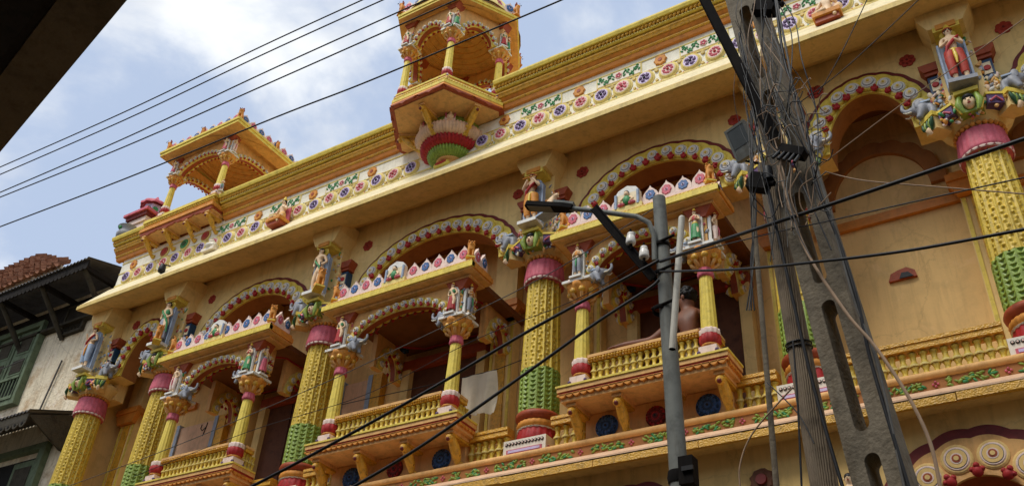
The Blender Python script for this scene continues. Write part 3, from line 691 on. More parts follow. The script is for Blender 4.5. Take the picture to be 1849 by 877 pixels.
# ---- figures: grown from joints with a skin surface and shared as meshes
def skin_mesh(name, joints, edges, radii, root=0, sub=1, mats=('skin',)):
    me = bpy.data.meshes.new('tmp'); me.from_pydata(joints, edges, []); o = bpy.data.objects.new('tmp', me); COL.objects.link(o)
    md = o.modifiers.new('s', 'SKIN'); md.use_smooth_shade = True
    sv = me.skin_vertices[0].data
    for i, r in enumerate(radii):
        sv[i].radius = (r, r) if not hasattr(r, '__len__') else r
        sv[i].use_root = (i == root)
    m2 = o.modifiers.new('u', 'SUBSURF'); m2.levels = sub; m2.render_levels = sub
    dg = bpy.context.evaluated_depsgraph_get(); dg.update()
    res = bpy.data.meshes.new_from_object(o.evaluated_get(dg)); res.name = name
    bpy.data.objects.remove(o); bpy.data.meshes.remove(me)
    res.materials.clear()
    for m_ in mats: res.materials.append(MATS[m_])
    for p in res.polygons: p.use_smooth = True
    return res
def join_mb(me, mb, name):
    """a skinned surface plus modelled pieces as one mesh"""
    bm = bmesh.new(); bm.from_mesh(me); base = [m for m in me.materials]
    t = mb.mesh('tmp2'); off = {}
    for i, m_ in enumerate(t.materials):
        if m_ not in base: base.append(m_)
        off[i] = base.index(m_)
    for p in t.polygons: p.material_index = off[p.material_index]
    bm.from_mesh(t); res = bpy.data.meshes.new(name)
    for m_ in base: res.materials.append(m_)
    bm.to_mesh(res); bm.free(); bpy.data.meshes.remove(t)
    return res
def figure(pose='hips', sway=.03):
    """standing figure 1.0 tall facing -y; returns continuous body mesh"""
    s = sway
    J = [(s, 0, .52), (s * .8, 0, .60), (-s * .3, 0, .72), (-s * .6, -.005, .80), (-s * .4, -.008, .845), (0 - s * .2, -.012, .885), (-s * .1, -.012, .945)]
    R = [(.072, .055), (.058, .045), (.078, .05), (.062, .042), .026, (.046, .052), (.040, .045)]
    E_ = [(0, 1), (1, 2), (2, 3), (3, 4), (4, 5), (5, 6)]
    def limb(par, pts, rs):
        k_ = len(J); J.extend(pts); R.extend(rs); E_.append((par, k_)); E_.extend([(k_ + i, k_ + i + 1) for i in range(len(pts) - 1)])
    limb(0, [(-.048 + s, 0, .46), (-.055, -.015, .27), (-.055, .01, .06), (-.06, -.05, .025)], [.058, .042, .028, .024])
    limb(0, [(.048 + s, 0, .46), (.07, -.03, .27), (.075, .0, .06), (.085, -.055, .025)], [.058, .042, .028, .024])
    sh = [(-.10, 0, .785), (.095, 0, .785)]
    if pose == 'hips': arms = [[sh[0], (-.155, .015, .655), (-.07, -.05, .565)], [sh[1], (.15, .02, .655), (.09, -.05, .56)]]
    elif pose == 'flute': arms = [[sh[0], (-.15, -.05, .68), (-.03, -.10, .82)], [sh[1], (.15, -.04, .68), (.05, -.10, .83)]]
    elif pose == 'raise': arms = [[sh[0], (-.17, -.01, .70), (-.16, -.07, .85)], [sh[1], (.155, .01, .66), (.08, -.07, .62)]]
    elif pose == 'reach': arms = [[sh[0], (-.17, -.02, .70), (-.05, -.09, .70)], [sh[1], (.17, -.03, .75), (.245, -.09, .80)]]
    else: arms = [[sh[0], (-.13, -.02, .66), (-.03, -.09, .70)], [sh[1], (.13, -.02, .66), (.03, -.09, .71)]]
    for a_ in arms: limb(3, a_, [.034, .025, .019])
    me = skin_mesh('figure', J, E_, R, 0, 2)
    b = MB()   # face: nose, eyes, brows, mouth; ears
    hx, hy, hz = -s * .15, -.012, .915
    b.ball((hx, hy - .054, hz - .005), (.009, .012, .014), 'skin', seg=6, rings=5)
    for sx in (-1, 1):
        b.ball((hx + sx * .018, hy - .047, hz + .008), (.009, .006, .006), 'black', seg=6, rings=4); b.ball((hx + sx * .047, hy, hz), (.008, .012, .016), 'skin', seg=6, rings=4)
    b.ball((hx, hy - .047, hz - .028), (.013, .006, .005), 'red', seg=6, rings=4)
    b.ball((hx, hy + .012, hz + .018), (.049, .050, .047), 'black', seg=12, rings=8)
    return join_mb(me, b, 'figure')
FIGS = {p: figure(p, s_) for p, s_ in (('hips', .035), ('flute', -.03), ('raise', .02), ('reach', -.035), ('fold', .0))}
def garment(kind, c1, c2):
    b = MB()
    if kind == 'skirt':
        b.lathe([(.058, .60), (.085, .545), (.10, .45), (.115, .3), (.135, .12), (.138, .09), (.12, .1)], c1, 40, S(1, .72, 1), fl=flute(10, .10)); b.lathe([(.066, .605), (.082, .575), (.07, .555)], c2, 20, S(1, .78, 1))
    elif kind == 'dhoti':
        for sx in (-1, 1): b.tube([(sx * .045, 0, .54), (sx * .06, -.012, .40), (sx * .066, -.018, .26), (sx * .066, -.005, .15)], [.074, .068, .056, .050], c1, 12)
        b.lathe([(.07, .585), (.088, .56), (.08, .52)], c2, 20, S(1, .78, 1)); b.tube([(0, -.06, .55), (.005, -.085, .42), (0, -.08, .28)], [.02, .026, .012], c2, 7)
    elif kind == 'kilt':
        b.lathe([(.06, .60), (.088, .55), (.105, .44), (.11, .36), (.10, .365)], c1, 36, S(1, .75, 1), fl=flute(9, .09)); b.lathe([(.066, .605), (.083, .575), (.07, .555)], c2, 20, S(1, .78, 1))
    return b.mesh('skirt')
def crown(c1='goldrib', tall=.09):
    b = MB(); b.lathe([(.048, .935), (.055, .95), (.05, .965), (.042, .965 + tall * .5), (.02, .965 + tall), (.004, .965 + tall * 1.2)], c1, 16); b.lathe([(.056, .94), (.062, .95), (.056, .962)], 'red', 16)
    return b.mesh('crown')
CROWN, CROWN2 = crown(), crown('yellow', .05)
def bodice(c):
    b = MB(); b.lathe([(.082, .67), (.088, .72), (.088, .76), (.075, .80), (.05, .825)], c, 20, S(1, .66, 1)); return b.mesh('bodice')
GAR = {}
def statue(name, M, pose, gkind, c1, c2, label, group, top=None, extras=(), crownm=None, slab=None, base='pale_shell'):
    """a painted plaster figure: root is the pedestal's foot"""
    r = empty(name); r.matrix_world = M; tag(r, label, 'statue', group)
    put(FIGS[pose], 'figure', r)
    key = (gkind, c1, c2)
    if gkind:
        if key not in GAR: GAR[key] = garment(*key)
        put(GAR[key], 'skirt', r)
    if top:
        if top not in GAR: GAR[top] = bodice(top)
        put(GAR[top], 'bodice', r)
    if crownm: put(crownm, 'crown', r)
    kb = ('base', base)
    if kb not in GAR:
        b = MB(); b.box(-.17, .17, -.12, .12, -.06, .0, base); b.box(-.14, .14, -.10, .1, 0, .012, base); GAR[kb] = b.mesh('pedestal')
    put(GAR[kb], 'pedestal', r)
    if slab:
        ks = ('slab', slab)
        if ks not in GAR:
            b = MB(); b.prism([(-.15, 0), (.15, 0), (.15, .72), (.11, .88), (0, .95), (-.11, .88), (-.15, .72)], 'y', .08, .12, slab)
            b.box(-.172, -.146, .05, .13, 0, .78, slab); b.box(.146, .172, .05, .13, 0, .78, slab); GAR[ks] = b.mesh('backing_slab')
        put(GAR[ks], 'backing_slab', r)
    for nm, me, MM in extras: put(me, nm, r, MM)
    return r
# small carved animals
def lion():
    J = [(0, .22, .22), (0, .05, .36), (0, -.12, .56), (0, -.18, .74), (0, -.32, .72)]; R = [(.15, .17), (.14, .15), (.15, .15), (.15, .15), .075]
    E_ = [(0, 1), (1, 2), (2, 3), (3, 4)]
    def limb(par, pts, rs):
        k_ = len(J); J.extend(pts); R.extend(rs); E_.append((par, k_)); E_.extend([(k_ + i, k_ + i + 1) for i in range(len(pts) - 1)])
    for sx in (-1, 1):
        limb(2, [(sx * .10, -.18, .40), (sx * .10, -.2, .2), (sx * .10, -.24, .04)], [.07, .055, .06])
        limb(0, [(sx * .14, .12, .16), (sx * .15, -.02, .05)], [.10, .06])
    limb(0, [(0, .40, .2), (0, .46, .42), (0, .40, .6)], [.035, .03, .05])
    return skin_mesh('lion', J, E_, R, 0, 2, ('orange',))
_l = lion()
def lion_with(mane, body):
    b = MB()
    for k_ in range(9):
        a_ = 2 * PI * k_ / 9; b.ball((.13 * math.cos(a_), -.12, .74 + .15 * math.sin(a_)), .06, mane, seg=7, rings=5)
    for sx in (-1, 1):
        b.ball((sx * .06, -.33, .80), .022, 'black', seg=6, rings=4); b.ball((sx * .12, -.16, .90), .045, mane, seg=6, rings=5)
    b.ball((0, -.38, .69), (.05, .03, .022), 'black', seg=6, rings=4); b.box(-.2, .2, -.3, .34, -.04, .03, body)
    return join_mb(_l, b, 'lion_finial')
LIONF = lion_with('brickred', 'orange'); LIONG = lion_with('orange', 'yellow')
def elephant():
    """kneeling elephant bracket looking to -x, trunk raised; about 0.4 long"""
    J = [(.10, 0, .02), (0, 0, .06), (-.10, -.01, .10), (-.17, -.015, .08), (-.235, -.02, .09), (-.27, -.02, .15), (-.255, -.02, .23)]
    R = [(.10, .095), (.105, .1), (.085, .08), .05, .032, .026, .022]
    E_ = [(i, i + 1) for i in range(6)]
    def limb(par, pts, rs):
        k_ = len(J); J.extend(pts); R.extend(rs); E_.append((par, k_)); E_.extend([(k_ + i, k_ + i + 1) for i in range(len(pts) - 1)])
    for sy in (-1, 1):
        limb(1, [(-.05, sy * .07, -.04), (-.09, sy * .07, -.13)], [.05, .042]); limb(0, [(.10, sy * .07, -.06), (.07, sy * .07, -.14)], [.055, .045])
    me = skin_mesh('elephant', J, E_, R, 0, 2, ('grey',)); b = MB()
    for sy in (-1, 1):
        b.ball((-.06, sy * .095, .10), (.05, .014, .075), 'grey', seg=10, rings=6); b.tube([(-.16, sy * .04, .05), (-.22, sy * .055, .035), (-.26, sy * .055, .06)], [.013, .011, .004], 'white', 6)
        b.ball((-.155, sy * .06, .125), .010, 'black', seg=6, rings=4)
    b.box(-.03, .09, -.108, .108, .10, .125, 'slabblue')
    return join_mb(me, b, 'elephant_bracket')
ELE = elephant()
b = MB(); bj = [(0, .2, .34), (0, 0, .36), (0, -.2, .40), (0, -.32, .52), (0, -.46, .50)]
je = [(i, i + 1) for i in range(4)]; jr = [(.12, .14), (.13, .15), (.12, .13), .085, .05]
for sx in (-1, 1):
    for (py, par) in ((.2, 0), (-.2, 2)):
        k_ = len(bj); bj += [(sx * .07, py, .2), (sx * .07, py, .03)]; jr += [.05, .035]; je += [(par, k_), (k_, k_ + 1)]
cow = skin_mesh('cow', bj, je, jr, 0, 1, ('skin',))
for sx in (-1, 1): b.tube([(sx * .06, -.33, .58), (sx * .13, -.33, .66), (sx * .10, -.34, .74)], [.022, .016, .005], 'orange', 6); b.ball((sx * .11, -.32, .54), (.05, .015, .03), 'skin', seg=6, rings=4)
b.box(-.2, .2, -.5, .35, -.05, .02, 'slabblue'); b.ball((0, .02, .5), (.09, .1, .05), 'orange', seg=8, rings=5)
COW = join_mb(cow, b, 'cow')

hexpavilion()

# --- square pavilion over the second column
def sqpavilion():
    x0, x1, y0, y1 = -11.94, -10.27, 6.95, 8.45
    b = MB(); b.box(x0 + .03, x1 - .03, y0 + .04, YF - .02, 8.60, 8.66, 'peach'); b.box(x0 + .06, x1 - .06, YF + .0, y1, 8.84, 8.94, 'peach'); pv = P(b, 'roof_pavilion')
    b = MB()
    for m_, i0, z0, z1 in (('brickred', .02, 8.62, 8.66), ('orange', .0, 8.662, 8.72), ('yellow', .05, 8.722, 8.78), ('gold', .035, 8.782, 8.84), ('yellow', .01, 8.842, 8.90)):
        b.box(x0 + i0, x1 - i0, y0 + i0, YF + .10, z0, z1, m_)
    b.build('platform_moulding', pv)
    b = MB(); n = int((x1 - x0) / .05)
    for i in range(n): b.ball((x0 + .03 + (x1 - x0 - .06) * (i + .5) / n, y0 + .03, 8.812), (.028, .014, .014), 'goldrib', T(0, 0, 0), 6, 4)
    b.build('rope_moulding', pv)
    b = MB()
    for k_ in range(4):
        xx = x0 + (x1 - x0) * (k_ + .5) / 4; b.prism([(-.21, 0), (.21, 0), (.17, -.025), (.05, -.03), (0, -.055), (-.05, -.03), (-.17, -.025)], 'y', -.012, .012, 'brickred', T(xx, y0 + .035, 8.625))
    b.build('platform_fringe', pv)
    for k_ in range(4): put(SBRK, 'bracket', pv, T(x0 + .12 + (x1 - x0 - .24) * k_ / 3, YF - .01, 8.60) @ S(1.0, .85, .95))
    for k_, (m_, xx) in enumerate((('brickred', -11.56), ('leaf', -11.10), ('brickred', -10.63))):
        b = MB(); b.disc(.105, .02, 'paleyellow', 20); b.disc(.088, .03, m_, 18); b.disc(.05, .036, 'darkgreen' if m_ == 'leaf' else 'red', 12); b.build('painted_disc', pv, T(xx, YF - .002, 8.37))
    xs, ys = (-11.56, -10.35), (7.03, 8.22)
    for x in xs:
        for y in ys: post_parts(pv, x, y, 9.02, 9.50, 10.10, .74)
    for y in ys: small_arch(pv, (xs[0], y), (xs[1], y), 9.70, 9.97, 10.10, 12, .06, .8)
    for x, f in ((xs[0], 1), (xs[1], 0)):
        small_arch(pv, (x, ys[0]), (x, ys[1]), 9.70, 9.97, 10.10, 12, .06, .8)
    b = MB(); X0, X1, Y0, Y1 = -11.80, -9.98, 6.76, 8.55; cx, cy = (X0 + X1) / 2, (Y0 + Y1) / 2
    o_ = [(X0, Y0), (X1, Y0), (X1, Y1), (X0, Y1)]; i_ = [(cx + .66 * sx, cy + .66 * sy) for sx, sy in ((-1, -1), (1, -1), (1, 1), (-1, 1))]
    vs = [(*p, 10.08) for p in o_] + [(*p, 10.08) for p in i_] + [(*p, 10.17) for p in o_] + [(*p, 10.17) for p in i_]
    b.add(vs, [(i, (i + 1) % 4, 4 + (i + 1) % 4, 4 + i) for i in range(4)], 'peach'); b.add(vs, [(i, (i + 1) % 4, 8 + (i + 1) % 4, 8 + i) for i in range(4)], 'yellow'); b.add(vs, [(8 + i, 8 + (i + 1) % 4, 12 + (i + 1) % 4, 12 + i) for i in range(4)], 'paleyellow')
    b.build('roof_slab', pv)
    b = MB(); b.box(X0 - .015, X1 + .015, Y0 - .015, Y0 + .05, 10.135, 10.18, 'yellow'); b.box(X1 - .05, X1 + .013, Y0 + .05, Y1, 10.135, 10.18, 'yellow'); b.box(X0 - .013, X0 + .05, Y0 + .05, Y1, 10.135, 10.18, 'yellow')
    b.box(X0 + .08, X1 - .08, Y0 + .08, Y0 + .14, 10.172, 10.22, 'gold'); b.box(X1 - .14, X1 - .08, Y0 + .14, Y1 - .08, 10.172, 10.22, 'gold'); b.box(X0 + .08, X0 + .14, Y0 + .14, Y1 - .08, 10.172, 10.22, 'gold'); b.build('roof_rim', pv)
    prof = []
    for j in range(12):
        t = j / 11; r = .88 * math.cos(t * PI / 2 * .97) + .01; z = 10.07 + .36 * math.sin(t * PI / 2); prof += [(r, z), (r - .032, z + .002), (r - .034, z + .02)]
    MB().lathe(prof, 'peach', 40, T(cx, cy, 0), smooth=False).build('dome_ceiling', pv)
    MB().lathe([(.70, 10.45), (.48, 10.47), (.2, 10.48), (.01, 10.49)], 'paleyellow', 30, T(cx, cy, 0)).build('dome', pv)
    q = .09; A_ = [(X0 + q, Y0 + q), (X1 - q, Y0 + q), (X1 - q, Y1 - q), (X0 + q, Y1 - q)]
    for i in range(4): crest_row(pv, A_[i], A_[(i + 1) % 4], 9, 10.22, i, .85)
    for i, (x, y) in enumerate(A_): put(LIONF, 'lion_finial', pv, T(x, y, 10.20) @ RZ((-.4, .6, 2.2, 3.6)[i]) @ S(.26))
    for (x, y, r) in (((X0 + X1) / 2, Y0 + q - .02, 0), (X1 - q + .02, (Y0 + Y1) / 2, PI / 2)): put(LIONF, 'lion_finial', pv, T(x, y, 10.20) @ RZ(r) @ S(.2))
    return pv
sqpavilion()
# small corner turret at the roof's left end
b = MB(); b.box(-12.75, -12.35, 7.32, 7.72, 8.46, 8.95, 'palepink'); tr = P(b, 'corner_turret', None, T(-.17, 0, .42))
b = MB(); b.box(-12.86, -12.24, 7.21, 7.83, 9.12, 9.17, 'pink'); b.box(-12.82, -12.28, 7.25, 7.79, 9.05, 9.115, 'darkred'); b.box(-12.78, -12.32, 7.29, 7.75, 8.952, 9.045, 'palepink'); b.box(-12.80, -12.30, 7.27, 7.77, 9.172, 9.21, 'palepink'); b.build('turret_eave', tr)
b = MB(); b.lathe([(.17, 9.21), (.17, 9.42)], 'lilac', 8, T(-12.55, 7.52, 0), smooth=False)
for k_ in range(8):
    a_ = 2 * PI * (k_ + .5) / 8; b.disc(.05, .02, 'leaf', 10, T(-12.55 + .158 * math.cos(a_), 7.52 + .158 * math.sin(a_), 9.315) @ RZ(a_ + PI / 2))
b.build('turret_drum', tr)
b = MB(); b.lathe([(.235, 9.42), (.24, 9.46), (.20, 9.50), (.12, 9.56), (.05, 9.60), (.01, 9.68)], 'pink', 40, T(-12.55, 7.52, 0), fl=flute(10, .1)); b.build('turret_cap', tr)
b = MB(); b.lathe([(.10, 8.62), (.16, 8.66), (.17, 8.72), (.13, 8.80), (.18, 8.86)], 'grey', 20, T(-12.68, 7.28, 0)); b.ball((-12.70, 7.18, 8.70), (.06, .05, .09), 'grey'); b.ball((-12.70, 7.15, 8.82), .045, 'leaf'); b.build('turret_foot', tr)

# --- balconies
def balcony(cx, rw, fw, px, zc_n, nfoil, npet):
    """one projecting balcony: rw roof half width, fw floor half width, px post half spacing"""
    YFl, YR, YP = 6.97, 6.87, 7.10
    x0, x1 = cx - fw, cx + fw
    b = MB(); b.box(x0 + .03, x1 - .03, YFl + .03, 7.36, 4.03, 4.12, 'peach'); bal = P(b, 'balcony')
    b = MB(); b.box(x0, x1, YFl, 7.34, 4.122, 4.165, 'peach'); b.box(x0 - .012, x1 + .012, YFl - .012, 7.33, 4.166, 4.186, 'yellow'); b.box(x0 + .012, x1 - .012, YFl + .012, 7.335, 4.10, 4.121, 'red'); b.build('floor_edge', bal)
    b = MB(); n = int((x1 - x0) / .075)
    for i in range(n):
        xx = x0 + .02 + (x1 - x0 - .04) * (i + .5) / n; b.prism([(.036 * math.cos(PI + PI * j / 6), .036 * math.sin(PI + PI * j / 6)) for j in range(7)], 'y', -.014, .014, 'orange', T(xx, YFl + .016, 4.095))
    n2 = 5
    for i in range(n2):
        for sx, X in ((1, x1 - .016), (-1, x0 + .016)):
            b.prism([(.036 * math.cos(PI + PI * j / 6), .036 * math.sin(PI + PI * j / 6)) for j in range(7)], 'x', -.014, .014, 'orange', T(X, YFl + .05 + .30 * (i + .5) / n2, 4.095))
    b.box(x0, x1, YFl + .002, YFl + .028, 4.085, 4.10, 'orange'); b.build('floor_fringe', bal)
    # rail
    xa, xb = cx - px, cx + px
    b = MB(); b.box(xa + .09, xb - .09, YP - .045, YP + .045, 4.19, 4.235, 'peach'); b.box(xa + .09, xb - .09, YP - .04, YP + .06, 4.43, 4.47, 'gold'); b.box(xa + .09, xb - .09, YP - .055, YP + .05, 4.471, 4.50, 'peach')
    n = int((xb - xa - .18) / .03)
    for i in range(n): b.ball((xa + .09 + (xb - xa - .18) * (i + .5) / n, YP - .052, 4.45), .014, 'gold', seg=5, rings=4)
    for X in (xa, xb):
        b.box(X - .045, X + .045, YP + .10, 7.34, 4.19, 4.235, 'peach'); b.box(X - .05, X + .05, YP + .10, 7.34, 4.43, 4.47, 'gold'); b.box(X - .055, X + .055, YP + .10, 7.34, 4.471, 4.50, 'peach')
    b.build('hand_rail', bal)
    n = int((xb - xa - .2) / .066)
    for i in range(n): put(BAL, 'baluster', bal, T(xa + .10 + (xb - xa - .2) * (i + .5) / n, YP, 4.237))
    for X in (xa, xb):
        for i in range(4): put(BAL, 'baluster', bal, T(X, YP + .13 + .055 * i, 4.237))
    tops = []
    for X in (xa, xb): post_parts(bal, X, YP, 4.37, 5.055, 5.86, 1.0)
    # roof / ceiling slab
    r0, r1 = cx - rw, cx + rw
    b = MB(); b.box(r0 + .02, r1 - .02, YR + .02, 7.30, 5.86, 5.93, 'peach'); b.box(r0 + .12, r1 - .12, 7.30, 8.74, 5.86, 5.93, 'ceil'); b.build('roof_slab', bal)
    b = MB()
    b.box(r0 + .10, r1 - .10, YR + .12, 7.28, 5.83, 5.858, 'peach')
    b.box(r0, r1, YR, 7.30, 5.875, 5.935, 'orange'); b.box(r0 - .003, r1 + .0, YR - .004, YR + .05, 5.873, 5.938, 'yellow'); b.box(r0 + .03, r1 - .03, YR + .03, 7.29, 5.936, 5.985, 'orange'); b.box(r0 + .03, r1 - .03, YR + .026, YR + .06, 5.94, 5.98, 'gold')
    b.build('roof_edge', bal)
    b = MB(); n = int((r1 - r0) / .045)
    for i in range(n): b.ball((0, 0, 0), (.026, .016, .014), 'goldrib', T(r0 + .05 + (r1 - r0 - .1) * (i + .5) / n, YR + .028, 5.96) @ RY(-.6), 6, 4)
    b.build('rope_moulding', bal)
    b = MB(); b.box(r0 + .08, r1 - .08, YR + .08, YR + .16, 5.986, 6.06, 'palepink'); b.box(r0 + .08, r0 + .16, YR + .16, 7.28, 5.986, 6.06, 'palepink'); b.box(r1 - .16, r1 - .08, YR + .16, 7.28, 5.986, 6.06, 'palepink'); b.build('crest_base', bal)
    crest_row(bal, (r0 + .12, YR + .12), (r1 - .12, YR + .12), npet, 6.055, 0)
    crest_row(bal, (r1 - .12, YR + .16), (r1 - .12, 7.30), 2, 6.055, 0); crest_row(bal, (r0 + .12, YR + .16), (r0 + .12, 7.30), 2, 6.055, 1)
    b = MB(); b.box(-.14, .14, -.02, .03, 0, .17, 'lacework'); b.box(-.17, .17, -.035, .04, -.09, .0, 'paleyellow'); b.prism([(-.14, .17), (.14, .17), (.10, .23), (0, .27), (-.10, .23)], 'y', -.02, .03, 'pale_shell')
    b.ball((0, -.035, .07), (.045, .03, .06), 'leaf', seg=9, rings=6); b.ball((0, -.04, .15), (.026, .026, .032), 'skin', seg=9, rings=6); b.ball((0, -.035, .17), (.028, .026, .022), 'black', seg=8, rings=5)
    for sx in (-1, 1): b.tube([(sx * .04, -.04, .10), (sx * .08, -.05, .06), (sx * .05, -.065, .03)], [.014, .012, .01], 'skin', 6); b.tube([(sx * .125, -.03, -.01), (sx * .125, -.03, .17)], .016, 'slabblue', 6); b.ball((sx * .06, -.04, .02), (.045, .025, .022), 'pink', seg=8, rings=5)
    b.build('crest_panel', bal, T(cx - .06, YR + .075, 6.05))
    for X, rr in ((r1 - .12, .7), (r0 + .12, -.7)): put(LIONG, 'lion_finial', bal, T(X, YR + .11, 6.05) @ RZ(rr) @ S(.25))
    small_arch(bal, (xa, YP), (xb, YP), 5.42, 5.80, 5.86, nfoil)
    small_arch(bal, (xb, YP), (xb, 7.36), 5.50, 5.78, 5.86, 4); small_arch(bal, (xa, 7.36), (xa, YP), 5.50, 5.78, 5.86, 4)
    # inner arches running back over the gallery
    for X in (xa + .02, xb - .02): small_arch(bal, (X, 7.55), (X, 8.16), 5.40, 5.78, 5.86, 6)
    # ceiling line and flowers
    cyl = 7.72; pts = []
    a0, b0 = rw - .32, .42
    oc = [(-a0, -b0 * .45), (-a0 * .6, -b0), (a0 * .6, -b0), (a0, -b0 * .45), (a0, b0 * .45), (a0 * .6, b0), (-a0 * .6, b0), (-a0, b0 * .45)]
    b = MB()
    for i in range(8):
        p, q = oc[i], oc[(i + 1) % 8]; b.tube([(cx + p[0], cyl + p[1], 5.857), (cx + q[0], cyl + q[1], 5.857)], .014, 'red', 6)
    b.build('ceiling_line', bal)
    for (dx, dy) in ((-a0 * .9, -b0 * .95), (a0 * .9, -b0 * .95), (a0 * .95, b0 * .8), (-a0 * .95, b0 * .8)):
        b = MB(); b.disc(.06, .02, 'darkblue', 12, None, lambda a: 1 + .12 * math.cos(6 * a)); b.disc(.025, .03, 'blue', 8); b.build('ceiling_flower', bal, T(cx + dx, cyl + dy, 5.859) @ RXm(PI / 2))
    # apron wall below with discs and brackets
    b = MB(); b.box(x0 + .12, x1 - .12, 7.34, 7.60, 3.66, 4.02, 'peach'); b.build('apron_wall', bal)
    for dx, cc in ((-.31, ('darkblue', 'blue')), (0, ('red', 'darkred')), (.31, ('darkblue', 'blue'))):
        b = MB(); k_ = 1.0 if cc[0] == 'darkblue' else .88
        b.disc(.118 * k_, .014, cc[1], 24); b.disc(.104 * k_, .026, cc[0], 24, None, lambda a: 1 + .03 * math.cos(14 * a))
        for j in range(12):
            a_ = 2 * PI * j / 12; b.ball((.07 * k_ * math.cos(a_), -.026, .07 * k_ * math.sin(a_)), (.02, .008, .02), cc[1], seg=6, rings=4)
        for j in range(20):
            a_ = 2 * PI * j / 20; b.ball((.098 * k_ * math.cos(a_), -.02, .098 * k_ * math.sin(a_)), (.015 * random.uniform(.7, 1.2), .01, .015), cc[0] if j % 3 else cc[1], seg=6, rings=4)
        b.disc(.034 * k_, .034, cc[1], 12); b.disc(.014, .042, 'black', 8); b.build('apron_disc', bal, T(cx + dx * 2 * fw * .96, 7.338, 3.87))
    for q_ in (-.47, -.165, .165, .47): put(BBRK, 'bracket', bal, T(cx + q_ * 2 * (fw - .07), 7.338, 4.03))
    for X, fl_ in ((xa + .17, -1), (xb - .17, 1)):
        put(ELE, 'elephant_bracket', bal, T(X, YP - .03, 5.38) @ (RZ(PI) if fl_ < 0 else Matrix.Identity(4)) @ S(.62))
    return bal
BALC = [(-9.235, 1.025, .835, .68, 0, 12, 10), (-6.262, 1.095, 1.015, .815, 0, 14, 11), (-3.245, .93, .85, .655, 0, 12, 9)]
for a_ in BALC: balcony(*a_)

# --- gallery rail between the columns
def rail(xa, xb, y=7.40):
    b = MB(); b.box(xa, xb, y - .06, y + .08, 3.66, 3.75, 'peach'); r = P(b, 'gallery_rail')
    b = MB(); b.box(xa, xb, y - .07, y + .07, 4.0, 4.05, 'gold'); b.box(xa, xb, y - .08, y + .06, 4.052, 4.085, 'gold'); b.build('hand_rail', r)
    n = max(2, int((xb - xa) / .078))
    for i in range(n): put(BALG, 'baluster', r, T(xa + (xb - xa) * (i + .5) / n, y - .01, 3.755))
for (xa, xb) in ((-12.22, -11.05), (-10.55, -9.92), (-8.53, -8.11), (-7.6, -7.16), (-5.36, -4.86), (-4.36, -3.98), (-2.5, -2.1), (-1.6, -.29), (.21, 2.5)): rail(xa, xb)

# --- string course and lower eave
b = MB(); b.tube([(XL - .1, 7.22, 3.686), (XR, 7.22, 3.686)], .034, 'peach', 10); sc_ = P(b, 'string_course')
b = MB(); b.box(XL - .1, XR, 7.215, 7.5, 3.54, 3.655, 'brown'); b.build('leaf_band', sc_)
b = MB(); rnd = random.Random(3); x = XL
while x < XR:
    for k_ in range(34):
        b.ball((0, 0, 0), (.026, .012, .010), 'green' if rnd.random() < .7 else 'leaf', T(x + rnd.uniform(0, .36), 7.212, 3.60 + rnd.uniform(-.035, .035)) @ RY(rnd.uniform(-1, 1)), 6, 4)
    for k_ in range(4): b.ball((x + .44 + .018 * math.cos(k_ * 1.57), 7.208, 3.60 + .018 * math.sin(k_ * 1.57)), (.011, .008, .011), 'pink', seg=6, rings=4)
    x += .52
tag(b.build('leaf_relief', sc_), kind='stuff')
b = MB(); b.prism([(6.93, 3.30), (6.93, 3.36), (7.23, 3.538), (7.5, 3.538), (7.5, 3.34)], 'x', XL - .1, XR, 'soffit'); le = P(b, 'lower_eave')
rnd = random.Random(5); x = XL - .1; b = MB()
while x < XR:
    w_ = rnd.uniform(.5, 1.1); dz = rnd.uniform(-.008, .008); b.prism([(6.895 + dz, 3.29 + dz), (6.895 + dz, 3.352 + dz), (6.935, 3.368), (6.935, 3.29)], 'x', x, min(x + w_ - .006, XR), 'gold'); x += w_
b.build('eave_lip', le)
b = MB(); b.prism([(6.90, 3.363), (7.214, 3.548), (7.214, 3.56), (6.90, 3.378)], 'x', XL - .1, XR, 'palepeach'); b.build('eave_slope', le)
# --- ground storey wall with large arches
for (xa, xb, cx) in ((-12.6, -8.6, -10.6), (-8.6, -4.6, -6.6), (-4.6, -2.1, -3.4), (-2.1, .9, -.62), (.9, XR, 2.3)):
    a = (xb - xa) / 2 - .45; zs = 2.05; bo = 1.08
    if xa == -2.1: a = .86
    cx = (xa + xb) / 2 if xa != -2.1 else -.68
    b = MB(); arch_panel(b, xa, xb, cx, zs, a - .38, bo - .34, 3.36, 7.12, 7.5, 'soffit', mi='brickred'); ar = P(b, 'lower_arch')
    nn = int(round(PI * (a - .2 + bo - .2) / 2 / .235))
    b = MB(); arch_band(b, cx, zs, a - .16, bo - .16, a + .02, bo + .02, 7.12, .016, 'darkred', 120, nn, .02); b.build('arch_border', ar)
    b = MB(); arch_band(b, cx, zs, a - .38, bo - .34, a - .06, bo - .06, 7.118, .03, 'peach', 120, nn, .02); b.build('arch_moulding', ar)
    for (x, z, an) in ell_points(cx, zs, a - .2, bo - .19, nn): put(FOILB, 'scallop', ar, T(x, 7.094, z) @ RY(an) @ S(.70 * random.uniform(.95, 1.05)))
    pts = ell_points(cx, zs, a - .34, bo - .31, nn)
    for i in range(nn - 1): p, q = pts[i], pts[i + 1]; put(BOSSB, 'red_boss', ar, T((p[0] + q[0]) / 2, 7.09, (p[1] + q[1]) / 2) @ RY((p[2] + q[2]) / 2))
    for X in (xa, xb):
        b = MB(); s_ = .31 if X == xb else -.31; b.box(min(X, X - s_), max(X, X - s_), 7.13, 7.5, -1.6, 2.05, 'cream'); b.build('lower_pier', ar)
b = MB(); b.box(-12.9, XR, 8.6, 8.74, -1.6, 3.36, 'walldim'); P(b, 'lower_back_wall')

